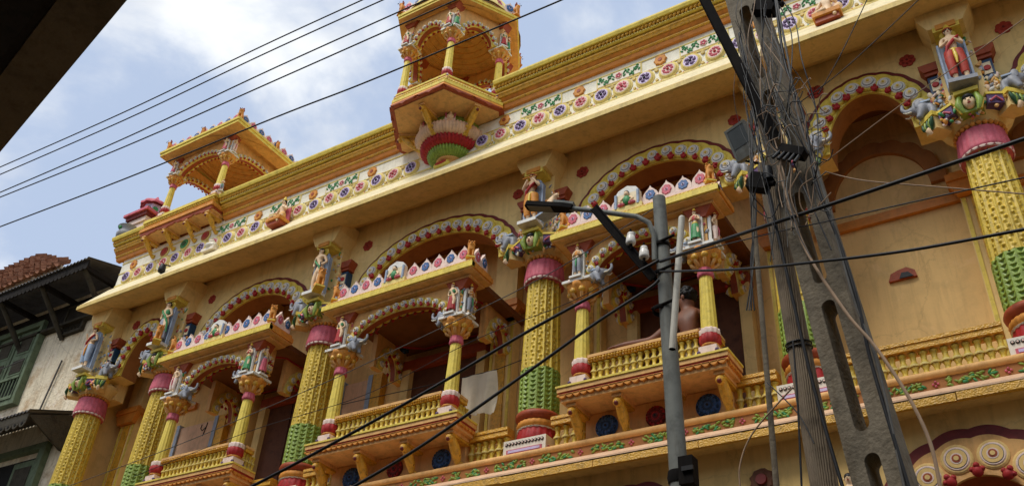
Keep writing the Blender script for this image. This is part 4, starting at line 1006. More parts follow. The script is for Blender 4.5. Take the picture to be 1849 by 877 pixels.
# --- gallery back wall: pilasters, panels, doors
def pilaster(x, yb=8.190):
    b = MB(); b.box(x - .16, x + .16, yb - .14, yb - .0, 3.66, 7.3, 'cream'); pi = P(b, 'pilaster')
    b = MB(); b.box(x - .24, x + .24, yb - .24, yb - .001, 6.02, 6.10, 'burnt'); b.prism([(x - .17, 5.86), (x + .17, 5.86), (x + .24, 6.02), (x - .24, 6.02)], 'y', yb - .22, yb - .141, 'burnt'); b.box(x - .2, x + .2, yb - .2, yb - .142, 6.102, 6.14, 'orange'); b.build('impost', pi)
    b = MB(); b.box(x - .07, x + .07, yb - .16, yb - .142, 3.8, 5.85, 'gold'); b.box(x - .15, x - .115, yb - .152, yb - .142, 3.8, 5.85, 'yellow'); b.box(x + .115, x + .15, yb - .152, yb - .142, 3.8, 5.85, 'yellow'); b.build('pilaster_strip', pi)
for x in (-12.27, -9.72, -5.5, -4.35, -2.1, -.2, 2.75): pilaster(x)
for (xa, xb) in ((-12.2, -10.95), (-1.75, -.36), (.08, 2.5)):
    b = MB(); arch_band(b, (xa + xb) / 2, 6.22, (xb - xa) / 2 - .22, .55, (xb - xa) / 2 - .08, .68, 8.200, .05, 'brown', 60, 9, .05)
    bl = P(b, 'blind_arch')
    b = MB(); b.box(xa, xb, 8.150, 8.199, 5.92, 6.02, 'burnt'); b.build('wall_band', bl)
for (x0, x1) in ((-9.3, -8.45), (-6.85, -5.85), (-3.75, -2.6)):   # dark doorways under the balcony ceilings
    b = MB(); xm = (x0 + x1) / 2
    b.box(x0 - .12, x0, 8.050, 8.199, 3.67, 5.55, 'cream'); b.box(x1, x1 + .12, 8.050, 8.199, 3.67, 5.55, 'cream'); b.box(x0 - .12, x1 + .12, 8.050, 8.199, 5.552, 5.68, 'brickred'); d_ = P(b, 'doorway')
    b = MB(); b.box(x0, xm - .01, 8.130, 8.190, 3.67, 5.55, 'door'); b.build('door_leaf', d_)
    b = MB(); b.box(xm + .01, x1, 8.130, 8.190, 3.67, 5.55, 'door'); b.build('door_leaf', d_)
for x, wd in ((-10.70, .38), (-7.75, .22)):
    b = MB(); b.box(x - wd, x + wd, 8.110, 8.198, 3.9, 5.6, 'palepeach'); pn = P(b, 'wall_panel')
    b = MB(); b.box(x - wd - .04, x - wd + .02, 8.080, 8.198, 3.9, 5.64, 'slabblue'); b.box(x + wd - .02, x + wd + .05, 8.080, 8.198, 3.9, 5.64, 'slabblue'); b.box(x + wd + .05, x + wd + .2, 8.090, 8.198, 3.9, 5.64, 'gold'); b.build('panel_frame', pn)
# brush mark on the panel
p0 = Vector((-1.304 * 8.100, 8.100, .677 * 8.100)); b = MB()
for st in ([(-.05, .09), (-.06, .03), (-.02, -.01), (.05, .03)], [(.06, .10), (.05, .02), (.02, -.10)]):
    b.tube([(p0.x + q[0], 8.105, p0.z + q[1]) for q in st], .007, 'black', 5)
MARK = P(b, 'brush_mark')
b = MB(); hp = at(1630, 498, 8.200); b.prism([(-.13, -.05), (.13, -.05), (.12, .02), (.05, .07), (-.03, .055), (-.10, .03)], 'y', -.03, .0, 'brickred', T(hp.x, 8.198, hp.z)); b.prism([(-.03, -.045), (.10, -.045), (.06, .01), (0, .015)], 'y', -.04, -.031, 'black', T(hp.x, 8.198, hp.z)); P(b, 'vent_hole')
# elephants at the arch springings
for i, x in enumerate(COLX):
    for s_ in (-1, 1):
        if (i == 0 and s_ < 0) or i == 6: continue
        put(ELE, 'elephant_bracket', columns[i], T(s_ * .37, -.18, 6.38) @ (RZ(PI) if s_ > 0 else Matrix.Identity(4)) @ S(.72))
#@@PART2
# frieze ornaments
def shell_ornament():
    b = MB(); b.ball((0, -.05, 0), (.10, .08, .07), 'white'); b.ball((.0, -.11, -.02), (.06, .05, .04), 'pale_shell'); b.box(-.13, .13, -.12, 0, -.11, -.06, 'whitep'); b.ball((0, -.07, .07), (.05, .05, .04), 'whitep')
    return b
shell_ornament().build('plaster_conch', fr, T(-1.435 * 7.2, YF - .01, 1.117 * 7.2))
put(ROSE, 'rosette', fr, T(-12.3, YF - .001, 8.36))

# ------------------------------------------------------------------ statues
def seated():
    J = [(0, 0, .12), (0, .0, .26), (0, .01, .42), (0, .0, .54), (0, -.005, .60), (0, -.015, .66), (0, -.01, .74)]
    R = [(.12, .09), (.085, .065), (.10, .065), (.075, .05), .035, (.062, .066), (.052, .058)]; E_ = [(i, i + 1) for i in range(6)]
    def limb(par, pts, rs):
        k_ = len(J); J.extend(pts); R.extend(rs); E_.append((par, k_)); E_.extend([(k_ + i, k_ + i + 1) for i in range(len(pts) - 1)])
    limb(0, [(-.10, -.03, .10), (-.25, -.16, .10), (-.10, -.24, .05), (0.02, -.27, .04)], [.075, .06, .045, .035])
    limb(0, [(.10, -.03, .10), (.24, -.15, .12), (.14, -.2, -.05), (.15, -.24, -.16)], [.075, .06, .045, .035])
    limb(3, [(-.12, 0, .50), (-.19, -.03, .34), (-.14, -.15, .24)], [.045, .034, .026]); limb(3, [(.12, 0, .50), (.19, -.05, .36), (.12, -.15, .42)], [.045, .034, .026])
    me = skin_mesh('seated', J, E_, R, 0, 2); b = MB()
    b.ball((0, -.078, .68), (.012, .016, .018), 'skin', seg=6, rings=5); b.ball((0, .012, .705), (.066, .066, .062), 'black', seg=12, rings=8)
    for sx in (-1, 1): b.ball((sx * .024, -.068, .70), (.011, .007, .007), 'black', seg=6, rings=4)
    b.ball((0, -.07, .645), (.016, .008, .006), 'red', seg=6, rings=4)
    return join_mb(me, b, 'figure')
SEAT = seated()
def seated_statue(M_, label, c1, c2):
    r = empty('seated_statue'); r.matrix_world = M_; tag(r, label, 'statue', 'seated statues on the frieze')
    put(SEAT, 'figure', r)
    b = MB(); b.lathe([(.13, .2), (.16, .14), (.18, .07), (.16, .02)], c1, 24, S(1, .8, 1))
    b.tube([(-.10, -.03, .11), (-.24, -.15, .11)], [.09, .075], c1, 8); b.tube([(.10, -.03, .11), (.23, -.14, .125), (.15, -.19, .0)], [.09, .075, .06], c1, 8); b.build('skirt', r)
    b = MB(); b.box(-.26, .26, -.27, .12, -.08, .02, 'orange'); b.box(-.22, .22, -.22, .12, -.2, -.08, 'brickred'); b.box(-.20, .20, .10, .14, 0, .52, c2); b.build('seat_block', r)
    b = MB(); b.lathe([(.065, .735), (.07, .75), (.055, .77), (.03, .86), (.005, .9)], 'goldrib', 14); b.build('crown', r)
    return r
seated_statue(T(-8.84, 7.13, 7.92) @ S(.52), 'seated figure with dark beard on orange block, left on the medallion frieze', 'peach', 'pink')
seated_statue(T(-1.05, 7.13, 7.84) @ S(.55), 'seated pale figure on orange block at the top edge beside the slotted pole', 'skin', 'palepink')

flutem = MB().tube([(-.12, -.115, .85), (.16, -.115, .835)], .008, 'orange', 6).mesh('flute')
staffm = MB().tube([(-.16, -.08, .02), (-.16, -.08, .98)], .011, 'orange', 6).mesh('staff')
sashm = MB().tube([(-.10, -.04, .79), (-.03, -.075, .70), (.06, -.07, .60), (.12, -.02, .45), (.14, .0, .25)], [.016, .022, .024, .022, .014], 'leaf', 7).mesh('sash')
sashr = MB().tube([(.10, -.04, .79), (.03, -.075, .70), (-.06, -.07, .60), (-.11, -.03, .45)], [.016, .022, .024, .014], 'red', 7).mesh('sash')
drumm = MB().lathe([(.07, -.09), (.055, 0), (.07, .09)], 'brickred', 14, T(0, -.12, .62) @ RY(PI / 2)).mesh('drum')
swordm = MB().tube([(.10, -.08, .60), (.17, -.10, .30), (.20, -.10, .08)], [.012, .016, .004], 'black', 6).mesh('sword')
halo = MB().disc(.10, .02, 'goldrib', 18, T(0, .07, .93)).mesh('halo')
GC = 'statues standing on the tall column capitals'
ZF = 6.435
def cs(i, pose, g, c1, c2, label, **kw):
    return statue('column_statue', T(COLX[i], 7.135, ZF) @ RZ(kw.pop('rot', 0)) @ S(.72), pose, g, c1, c2, label, GC, **kw)
cs(0, 'raise', 'dhoti', 'slabblue', 'orange', 'painted warrior statue in light blue on the leftmost tall column', top='slabblue', crownm=CROWN, slab='slabblue', extras=(('sash', sashr, None),))
cs(1, 'hips', 'skirt', 'grey', 'leaf', 'statue in grey skirt and green top on the second tall column from left', top='leaf', crownm=None, slab='slabblue', extras=(('sash', sashm, None), ('halo', halo, None)))
cs(2, 'hips', None, None, None, 'pale bare statue with a dark sword on the third tall column from left', crownm=None, slab='slabblue', extras=(('sword', swordm, None), ('sash', sashm, T(0, 0, .0) @ S(.9)), ('halo', halo, None)))
cs(3, 'flute', 'dhoti', 'orange', 'goldrib', 'flute playing statue in orange cloth above the street lamp head', top='brickred', crownm=CROWN2, slab='slabblue', extras=(('flute', flutem, None), ('sash', sashr, None)))
cs(5, 'fold', 'dhoti', 'fadedred', 'goldrib', 'statue in red lower cloth with folded arms on the rightmost tall yellow column', top=None, crownm=CROWN, slab='slabblue', rot=.15, base='grey', extras=(('sash', sashr, None), ('halo', halo, None)))
def animal(me, name, M_, label, cat='statue', group=None):
    o = put(me, name); o.matrix_world = M_; tag(o, label, cat, group); return o
animal(LIONG, 'lion_statue', T(-10.62, 6.99, 6.36) @ RZ(1.0) @ S(.27), 'small yellow lion at the feet of the grey skirted column statue', group='small lions at statue feet')
animal(LIONG, 'lion_statue', T(-7.62, 6.99, 6.36) @ RZ(1.0) @ S(.30), 'small yellow lion at the feet of the bare column statue', group='small lions at statue feet')
animal(COW, 'cow_statue', T(-4.30, 7.0, 6.36) @ RZ(1.25) @ S(.36), 'small cream calf on a blue ledge beside the flute playing statue')
# small figures on the balcony posts
GP = 'small statues on balcony posts'
sm = [('hips', 'skirt', 'red', 'goldrib', 'leaf'), ('fold', 'skirt', 'leaf', 'goldrib', 'red'), ('raise', 'skirt', 'pink', 'slabblue', 'goldrib'), ('fold', 'dhoti', 'grey', 'leaf', 'orange'), ('hips', 'dhoti', 'palepink', 'pink', None)]
def ps(x, y, z, rot, sc, v, label, group=GP, slab='pale_shell'):
    p_, g, c1, c2, tp = sm[v]
    return statue('post_statue', T(x, y, z) @ RZ(rot) @ S(sc), p_, g, c1, c2, label, group, top=tp, crownm=CROWN2 if v % 2 == 0 else CROWN, slab=slab)
names_b = ('left', 'middle', 'right')
for i, (cx, rw, fw, px, _, _, _) in enumerate(BALC):
    ps(cx - px, 6.965, 5.385, 0, .39, (4, 0, 3)[i], 'small statue on the left post of the %s balcony' % names_b[i])
    ps(cx + px - .02, 6.965, 5.385, 0, .39, (1, 0, 1)[i], 'small statue facing the street on the right post of the %s balcony' % names_b[i])
    ps(cx + px + .135, 7.10, 5.385, PI / 2, .39, (2, 3, 4)[i], 'small statue facing sideways on the right post of the %s balcony' % names_b[i])
GR = 'small statues on pavilion posts'
ph = hexpts(HX, HY, .715)
for k_, nm in ((4, 'left front'), (5, 'right front'), (0, 'far right')):
    for s_, tn in ((-1, 'left'), (1, 'right')):
        a_ = rad(60 * k_) + s_ * .55; x, y = ph[k_]
        ps(x + .105 * math.cos(a_), y + .105 * math.sin(a_), 9.62, a_ + PI / 2, .30, (k_ + (s_ > 0)) % 5, 'tiny statue, %s one of two on the %s post of the six sided pavilion' % (tn, nm), GR)
for (x, y, rot, v, lab) in ((-11.56, 6.925, 0, 2, 'tiny statue on the left front post of the square pavilion'), (-10.36, 6.925, 0, 2, 'tiny statue facing the street on the right front post of the square pavilion'), (-10.245, 7.03, PI / 2, 4, 'tiny statue facing sideways on the right front post of the square pavilion')):
    ps(x, y, 9.745, rot, .29, v, lab, GR)
ps(-10.20, 6.98, 8.915, .6, .22, 3, 'tiny blue grey figure at the corner of the square pavilion platform', GR, None)
# head of a ground floor statue low between the poles
statue('lower_statue', T(*(Vector((-.222 * 7.0, 7.0, .413 * 7.0 - .68)))) @ S(.72), 'fold', 'skirt', 'pink', 'goldrib', 'white faced statue at the bottom edge between the round and slotted poles', None, top='red')
b = MB(); q_ = at(1375, 865, 7.08); b.disc(.10, .04, 'door', 20, None, lambda a: 1 + .08 * math.cos(9 * a)); b.disc(.05, .06, 'darkred', 12)
P(b, 'lower_rosette', None, T(q_.x, 7.118, q_.z))
q_ = at(292, 487, 6.95)
b = MB(); b.lathe([(.01, .10), (.04, .09), (.05, .05), (.055, 0), (.05, -.04), (.02, -.05)], 'black', 14); b.tube([(0, .12, .14), (0, 0, .10)], .01, 'black', 6)
o = b.build('eave_lamp'); o.matrix_world = T(*q_); tag(o, 'small dark bulb lamp on the left end of the upper eave', 'lamp')

# ------------------------------------------------------------------ the man on the right balcony
mat('brownskin', (116, 70, 46), .55, .16, 9, .25, 90, .002, .12, 'noise', .35)
mat('hair', (16, 13, 12), .6, .2, 60, .5, 160, .004, 0)
mat('whitecloth', (206, 192, 166), .8, .06, 10, .2, 160, .002, .1)
def man():
    r = empty('person', (-2.80, 7.26, 4.19)); tag(r, 'bare backed man with dark hair sitting behind the right balcony rail, arm along it', 'person')
    J = [(0, 0, .14), (-.005, 0, .30), (-.02, -.005, .46), (-.03, -.01, .58), (-.04, -.015, .655), (-.05, -.02, .73), (-.055, -.02, .81)]
    R = [(.155, .12), (.14, .10), (.165, .105), (.12, .08), .055, (.078, .088), (.07, .078)]; E_ = [(i, i + 1) for i in range(6)]
    def limb(par, pts, rs):
        k_ = len(J); J.extend(pts); R.extend(rs); E_.append((par, k_)); E_.extend([(k_ + i, k_ + i + 1) for i in range(len(pts) - 1)]); return k_ + len(pts) - 1
    limb(0, [(-.08, -.02, .12), (-.30, -.03, .20), (-.62, 0, .07), (-.72, 0, .05)], [.10, .08, .05, .04]); limb(0, [(-.05, .06, .12), (-.25, .10, .12), (-.55, .09, .07), (-.64, .08, .05)], [.10, .08, .05, .04])
    h1 = limb(3, [(-.17, -.02, .56), (-.40, -.07, .385), (-.64, -.13, .372), (-.72, -.135, .366)], [.058, .044, .034, .034])
    for k_ in range(4):
        yy = -.165 + .02 * k_; limb(h1, [(-.755, yy, .362), (-.79, yy - .012, .352 - .004 * k_), (-.805, yy - .03, .33)], [.0115, .0095, .008])
    limb(h1, [(-.725, -.085, .355), (-.755, -.075, .345)], [.012, .009])
    h2 = limb(3, [(.14, .0, .56), (.19, -.06, .36), (.02, -.12, .33), (-.05, -.13, .34)], [.062, .048, .036, .036])
    for k_ in range(4): limb(h2, [(-.09, -.15 + .02 * k_, .345), (-.125, -.16 + .02 * k_, .33)], [.0115, .009])
    me = skin_mesh('body', J, E_, R, 0, 2, ('brownskin',)); b = MB()
    b.ball((-.125, -.03, .765), (.02, .014, .022), 'brownskin', seg=7, rings=5)
    for sy in (-1, 1): b.ball((-.055, -.02 + sy * .08, .77), (.02, .01, .03), 'brownskin', seg=7, rings=5); b.ball((-.118, -.02 + sy * .032, .79), (.008, .012, .008), 'black', seg=6, rings=4)
    b.ball((-.112, -.02, .725), (.01, .024, .008), 'darkred', seg=6, rings=4)
    put(join_mb(me, b, 'body'), 'body', r)
    b = MB(); rnd = random.Random(8)
    b.ball((-.035, -.02, .812), (.092, .094, .092), 'hair', seg=16, rings=10)
    for k_ in range(90):
        a_ = rnd.uniform(0, 2 * PI); t_ = rnd.uniform(0, 1.75); p = Vector((math.sin(t_) * math.cos(a_), math.sin(t_) * math.sin(a_), math.cos(t_)))
        if p.x < -.45 and p.z < .45: continue
        b.ball(Vector((-.035, -.02, .812)) + p * .085, rnd.uniform(.016, .026), 'hair', seg=6, rings=4)
    b.build('hair', r)
    b = MB(); b.tube([(-.06, -.118, .50), (-.085, -.09, .585), (-.055, -.005, .632), (.0, .075, .60), (.05, .115, .48), (.08, .12, .3)], .011, 'whitecloth', 6); b.build('shoulder_cord', r)
    b = MB(); b.lathe([(.17, .26), (.185, .2), (.19, .08), (.17, .02)], 'whitecloth', 24, S(1, .8, 1)); b.build('waist_cloth', r)
man()

# ------------------------------------------------------------------ cloth hung in the middle balcony
def hung_cloth():
    tl, tr_, br, bl = at(836, 689, 7.52), at(894, 664, 7.52), at(894, 724, 7.52), at(862, 752, 7.52)
    n, m = 26, 18; vs = []; tl.x = bl.x = min(tl.x, bl.x); tr_.x = br.x
    zt = (tl.z + tr_.z) / 2; zb = br.z - .12
    for s_ in (0, 1):
        for j in range(m + 1):
            for i in range(n + 1):
                u, v = i / n, j / m
                x = tl.x + (tr_.x - tl.x) * u; z = zt + (zb - zt) * v + .015 * math.sin(u * 5) * v
                y = 7.50 + .018 * math.sin(u * 14 + v * 1.5) * (.3 + v) + .012 * math.sin(u * 31) * v + (.05 * max(0, u - .85) / .15 * math.sin(v * 3)) + s_ * .004
                vs.append((x, y, z))
    k = (n + 1) * (m + 1); fs = []
    for s_ in (0, 1):
        for j in range(m):
            for i in range(n):
                a = s_ * k + j * (n + 1) + i; fs.append((a, a + 1, a + n + 2, a + n + 1))
    b = MB(); b.add(vs, fs, 'whitecloth', True); o = b.build('hung_cloth'); tag(o, 'plain off white cloth hung beside the right post of the middle balcony', 'cloth')
    b = MB(); b.tube([(-7.6, 7.51, zt + .06), (tl.x, 7.505, zt + .005), (tr_.x, 7.505, zt + .005), (-4.8, 7.5, zt + .05)], .005, 'black', 5); b.build('clothes_line', o)
hung_cloth()

# ------------------------------------------------------------------ old house on the left
mat('oldplaster', (226, 212, 184), .9, .08, 2.6, .9, 22, .02, .34, 'noise', .2, (176, 142, 102), worn=.5)
mat('oldwood', (70, 64, 52), .8, .25, 9, .6, 40, .006, .3, 'wave', .2)
mat('darkwood', (38, 33, 29), .85, .3, 9, .6, 40, .006, .2, 'wave', .2)
mat('greenwood', (104, 118, 92), .75, .2, 10, .5, 50, .005, .35, 'wave', .25)
mat('tin', (84, 80, 76), .6, .25, 4, .3, 40, .004, .4, 'noise', .4)
mat('terracotta', (138, 92, 66), .85, .32, 8, .5, 40, .006, .3)
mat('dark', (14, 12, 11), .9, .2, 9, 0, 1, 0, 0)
HYW = 7.76
house = empty('old_house', (-15.5, 8.2, -EYE)); tag(house, 'weathered old house with corrugated tin eaves and green shutters left of the palace', 'house')
HO = T(15.5, -8.2, EYE)
def H(mb, name, parent=None, M_=None): return mb.build(name, parent or house, (HO if parent is None else Matrix.Identity(4)) @ (M_ or Matrix.Identity(4)))
b = MB(); b.box(-20, -13.0, HYW, 9.5, -1.6, 8.62, 'oldplaster'); H(b, 'wall')
def corrugated(x0, x1, y0, z0, y1, z1, m, pitch=.09, amp=.018):
    n = int((x1 - x0) / pitch * 6); vs = []
    for s_ in (0, .012):
        for i in range(n + 1):
            x = x0 + (x1 - x0) * i / n; dz = amp * math.sin(2 * PI * (x - x0) / pitch) + s_
            vs += [(x, y0, z0 + dz), (x, y1, z1 + dz)]
    k = 2 * (n + 1); fs = []
    for s_ in (0, 1):
        for i in range(n): a = s_ * k + 2 * i; fs.append((a, a + 2, a + 3, a + 1))
    for i in range(n): a = 2 * i; fs.append((a, a + 2, k + a + 2, k + a))
    b = MB(); b.add(vs, fs, m, False); return b
H(corrugated(-20, -13.12, 6.94, 8.56, 9.4, 9.25, 'tin'), 'tin_roof')
b = MB(); b.box(-20, -13.15, 6.985, 7.01, 8.44, 8.55, 'darkwood'); fb = H(b, 'fascia_board')
b = MB(); n = 62
for i in range(n):
    x = -13.2 - .11 * i; b.prism([(.055 * math.cos(PI + PI * j / 6), .06 * math.sin(PI + PI * j / 6)) for j in range(7)], 'y', 6.985, 7.005, 'darkwood', T(x, 0, 8.445))
b.build('scallop_fringe', fb)
for x in (-13.3, -14.45, -15.6, -16.8, -18):
    b = MB(); b.tube([(x, 7.74, 7.75), (x, 7.45, 8.05), (x, 7.05, 8.44)], [.04, .05, .04], 'oldwood', 6); b.box(x - .04, x + .04, 7.0, 7.76, 8.44, 8.52, 'darkwood'); H(b, 'eave_bracket')
b = MB(); b.box(-20, -13.05, 7.72, 7.758, 8.05, 8.5, 'darkwood'); b.box(-20, -13.05, 7.64, 7.757, 8.0, 8.05, 'oldwood'); H(b, 'eave_board')
# roof tiles behind
TILE = MB().lathe([(.10, 0), (.088, .32)], 'terracotta', 8, RXm(-PI / 2), a0=0, a1=PI).mesh('roof_tile')
b = MB(); b.box(-22.5, -17.5, 8.75, 11, 8.7, 10.9, 'oldplaster'); H(b, 'upper_wall')
b = MB(); b.prism([(8.66, 10.85), (9.3, 12.2), (11, 12.2), (11, 10.85)], 'x', -22.5, -19.9, 'terracotta'); tr2 = H(b, 'tiled_roof')
for j in range(10):
    for i in range(30):
        x = -17.35 - .27 * j - .20 * i + (.10 if j % 2 else 0)
        if x < -22.4: break
        put(TILE, 'roof_tile', tr2, T(x, 8.52 + .065 * j, 10.82 + .142 * j) @ T(random.uniform(-.015, .015), random.uniform(-.02, .02), random.uniform(-.012, .012)) @ RXm(.62 + random.uniform(-.05, .05)) @ RZ(random.uniform(-.08, .08)) @ RY(random.uniform(-.08, .08)) @ S(1, random.uniform(.7, 1.05), 1))
# lattice vent
vx, vz = -1.835 * HYW, 1.045 * HYW
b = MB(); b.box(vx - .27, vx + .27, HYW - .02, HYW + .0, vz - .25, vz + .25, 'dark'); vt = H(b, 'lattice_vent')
b = MB(); b.box(vx - .30, vx + .30, HYW - .07, HYW - .001, vz + .251, vz + .30, 'oldwood'); b.box(vx - .30, vx + .30, HYW - .07, HYW - .001, vz - .30, vz - .251, 'oldwood'); b.box(vx - .31, vx - .27, HYW - .068, HYW - .0015, vz - .2999, vz + .2999, 'oldwood'); b.box(vx + .27, vx + .31, HYW - .068, HYW - .0015, vz - .2999, vz + .2999, 'oldwood'); b.build('vent_frame', vt)
b = MB()
for k_ in range(-6, 7):
    for s_ in (-1, 1):
        c_ = k_ * .085
        p, q = max(-.27, -.25 + c_), min(.27, .25 + c_)
        if p < q: b.tube([(vx + p * s_, HYW - .03 - .006 * s_, vz + (p - c_)), (vx + q * s_, HYW - .03 - .006 * s_, vz + (q - c_))], .011, 'oldwood', 4)
b.build('lattice', vt)
# shuttered window
wx0, wx1, wz0, wz1 = -16.35, -15.15, 6.75, 8.18
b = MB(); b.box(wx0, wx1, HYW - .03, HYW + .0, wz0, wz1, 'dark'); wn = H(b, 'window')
b = MB()
for (xa, xb, za, zb) in ((wx0 - .08, wx0, wz0, wz1), (wx1, wx1 + .08, wz0, wz1), (wx0 - .08, wx1 + .08, wz1 + .001, wz1 + .1), (wx0 - .1, wx1 + .1, wz0 - .1, wz0 - .001)): b.box(xa, xb, HYW - .12, HYW - .002, za, zb, 'greenwood')
b.build('window_frame', wn)
for k_ in range(2):
    xa = wx0 + .02 + k_ * (wx1 - wx0) / 2; xb = xa + (wx1 - wx0) / 2 - .04
    b = MB(); b.box(xa, xb, HYW - .075, HYW - .04, wz0 + .45, wz1 - .02, 'greenwood')
    for (za, zb) in ((wz0 + .52, wz0 + .86), (wz0 + .94, wz1 - .1)): b.box(xa + .08, xb - .08, HYW - .085, HYW - .076, za, zb, 'greenwood'); b.box(xa + .12, xb - .12, HYW - .095, HYW - .0855, za + .04, zb - .04, 'oldwood')
    b.build('shutter', wn)
b = MB(); b.box(wx0, wx1, HYW - .14, HYW - .09, wz0 + .40, wz0 + .45, 'greenwood'); b.box(wx0, wx1, HYW - .14, HYW - .09, wz0, wz0 + .06, 'greenwood')
for i in range(12): x = wx0 + .05 + i * (wx1 - wx0 - .1) / 11; b.tube([(x, HYW - .115, wz0 + .05), (x, HYW - .115, wz0 + .41)], .014, 'greenwood', 6)
b.build('window_rail', wn)
b = MB(); b.tube([(wx0 + .0, HYW - .16, wz0 + .66), (wx1 - .0, HYW - .16, wz0 + .72)], .01, 'tin', 6); b.build('window_bar', wn)
# lower awning
H(corrugated(-20, -13.22, 7.0, 5.84, 7.75, 6.14, 'tin'), 'awning')
b = MB(); b.box(-20, -13.24, 7.02, 7.04, 5.70, 5.82, 'oldwood'); aw = H(b, 'awning_board')
b = MB()
for i in range(40):
    x = -13.33 - .17 * i; b.prism([(.085 * math.cos(PI + PI * j / 8), .10 * math.sin(PI + PI * j / 8)) for j in range(9)], 'y', 7.022, 7.036, 'oldwood', T(x, 0, 5.705)); b.disc(.022, .01, 'dark', 8, T(x, 7.022, 5.665))
b.build('lace_fringe', aw)
b = MB(); b.prism([(7.04, 5.80), (7.75, 6.10), (7.75, 5.5), (7.7, 5.5)], 'x', -13.30, -13.26, 'oldwood'); H(b, 'awning_cheek')
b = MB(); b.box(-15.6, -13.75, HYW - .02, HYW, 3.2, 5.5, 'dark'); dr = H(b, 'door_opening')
b = MB(); b.box(-13.75, -13.6, HYW - .1, HYW - .001, 3.2, 5.6, 'greenwood'); b.box(-15.75, -15.6, HYW - .1, HYW - .001, 3.2, 5.6, 'greenwood'); b.box(-15.75, -13.6, HYW - .1, HYW - .002, 5.601, 5.7, 'greenwood'); b.build('door_frame', dr)
b = MB(); b.box(-14.35, -13.78, HYW - .06, HYW - .021, 3.2, 5.45, 'greenwood')
for za in (3.4, 4.1, 4.8): b.box(-14.27, -13.86, HYW - .07, HYW - .061, za, za + .55, 'oldwood')
b.build('door_leaf', dr)
p, q = at(112, 650, HYW - .04), at(70, 743, HYW - .04)
b = MB(); b.tube([p, q], .016, 'tin', 6); H(b, 'leaning_rod')

# ------------------------------------------------------------------ near house whose eave overhangs the camera's street side
mat('concrete', (112, 108, 100), .9, .22, 2.2, .6, 30, .01, .4, 'noise', .2)
mat('darkconcrete', (104, 92, 76), .95, .25, 2.2, .6, 30, .01, .4, 'noise', .2)
A_ = ray(0, 275); A_ = A_ * (5.0 / A_.z); B_ = ray(230, 0); B_ = B_ * (5.0 / B_.z)
ang = math.atan2(B_.y - A_.y, B_.x - A_.x)
near = empty('near_house', (A_.x, A_.y - 2.4, -EYE)); tag(near, 'dark house eave slab hanging over the top left corner', 'house')
NM = T(0, 2.4, EYE) @ RZ(ang)
b = MB(); b.box(-7, 4.2, -2.2, -.02, 5.10, 5.32, 'darkconcrete'); b.build('eave_slab', near, NM)
b = MB(); b.box(-7, 4.2, -.34, 0, 5.0, 5.098, 'darkconcrete'); b.build('eave_beam', near, NM)
b = MB(); b.box(-7, 4.2, -.62, -.40, 5.02, 5.097, 'darkwood'); b.box(-7, 4.2, -1.1, -.7, 5.0, 5.096, 'darkwood'); b.build('eave_batten', near, NM)
b = MB(); b.box(-7, 4.0, -2.2, -1.9, -1.6, 5.099, 'concrete'); b.box(4.0, 16, -2.3, -1.95, -1.6, 6.6, 'concrete'); b.build('wall', near, NM)  # taller right-hand stretch stays out of view, added to block low sky light

# ------------------------------------------------------------------ poles
mat('steel', (110, 112, 106), .65, .2, 7, .35, 60, .003, .45, 'noise', .3)
mat('polewood', (128, 114, 96), .85, .22, 7, .7, 26, .008, .3, 'wave', .2)
mat('polecrete', (116, 107, 92), .9, .22, 6, .8, 36, .010, .42, 'noise', .2)
mat('iron', (17, 14, 13), .85, .25, 14, .3, 50, .003, .2, 'noise', .12)
mat('pvc', (196, 192, 178), .5, .10, 9, .1, 50, .002, .3)
mat('cable', (14, 14, 17), .5, .2, 9, 0, 1, 0, 0)
mat('cablegrey', (84, 82, 78), .6, .2, 9, 0, 1, 0, 0)
mat('cablebeige', (146, 120, 94), .6, .15, 9, 0, 1, 0, 0)
mat('porcelain', (226, 222, 212), .25, .06, 9, 0, 1, 0, .2)
mat('lens', (70, 74, 72), .3, .1, 9, 0, 1, 0, 0)
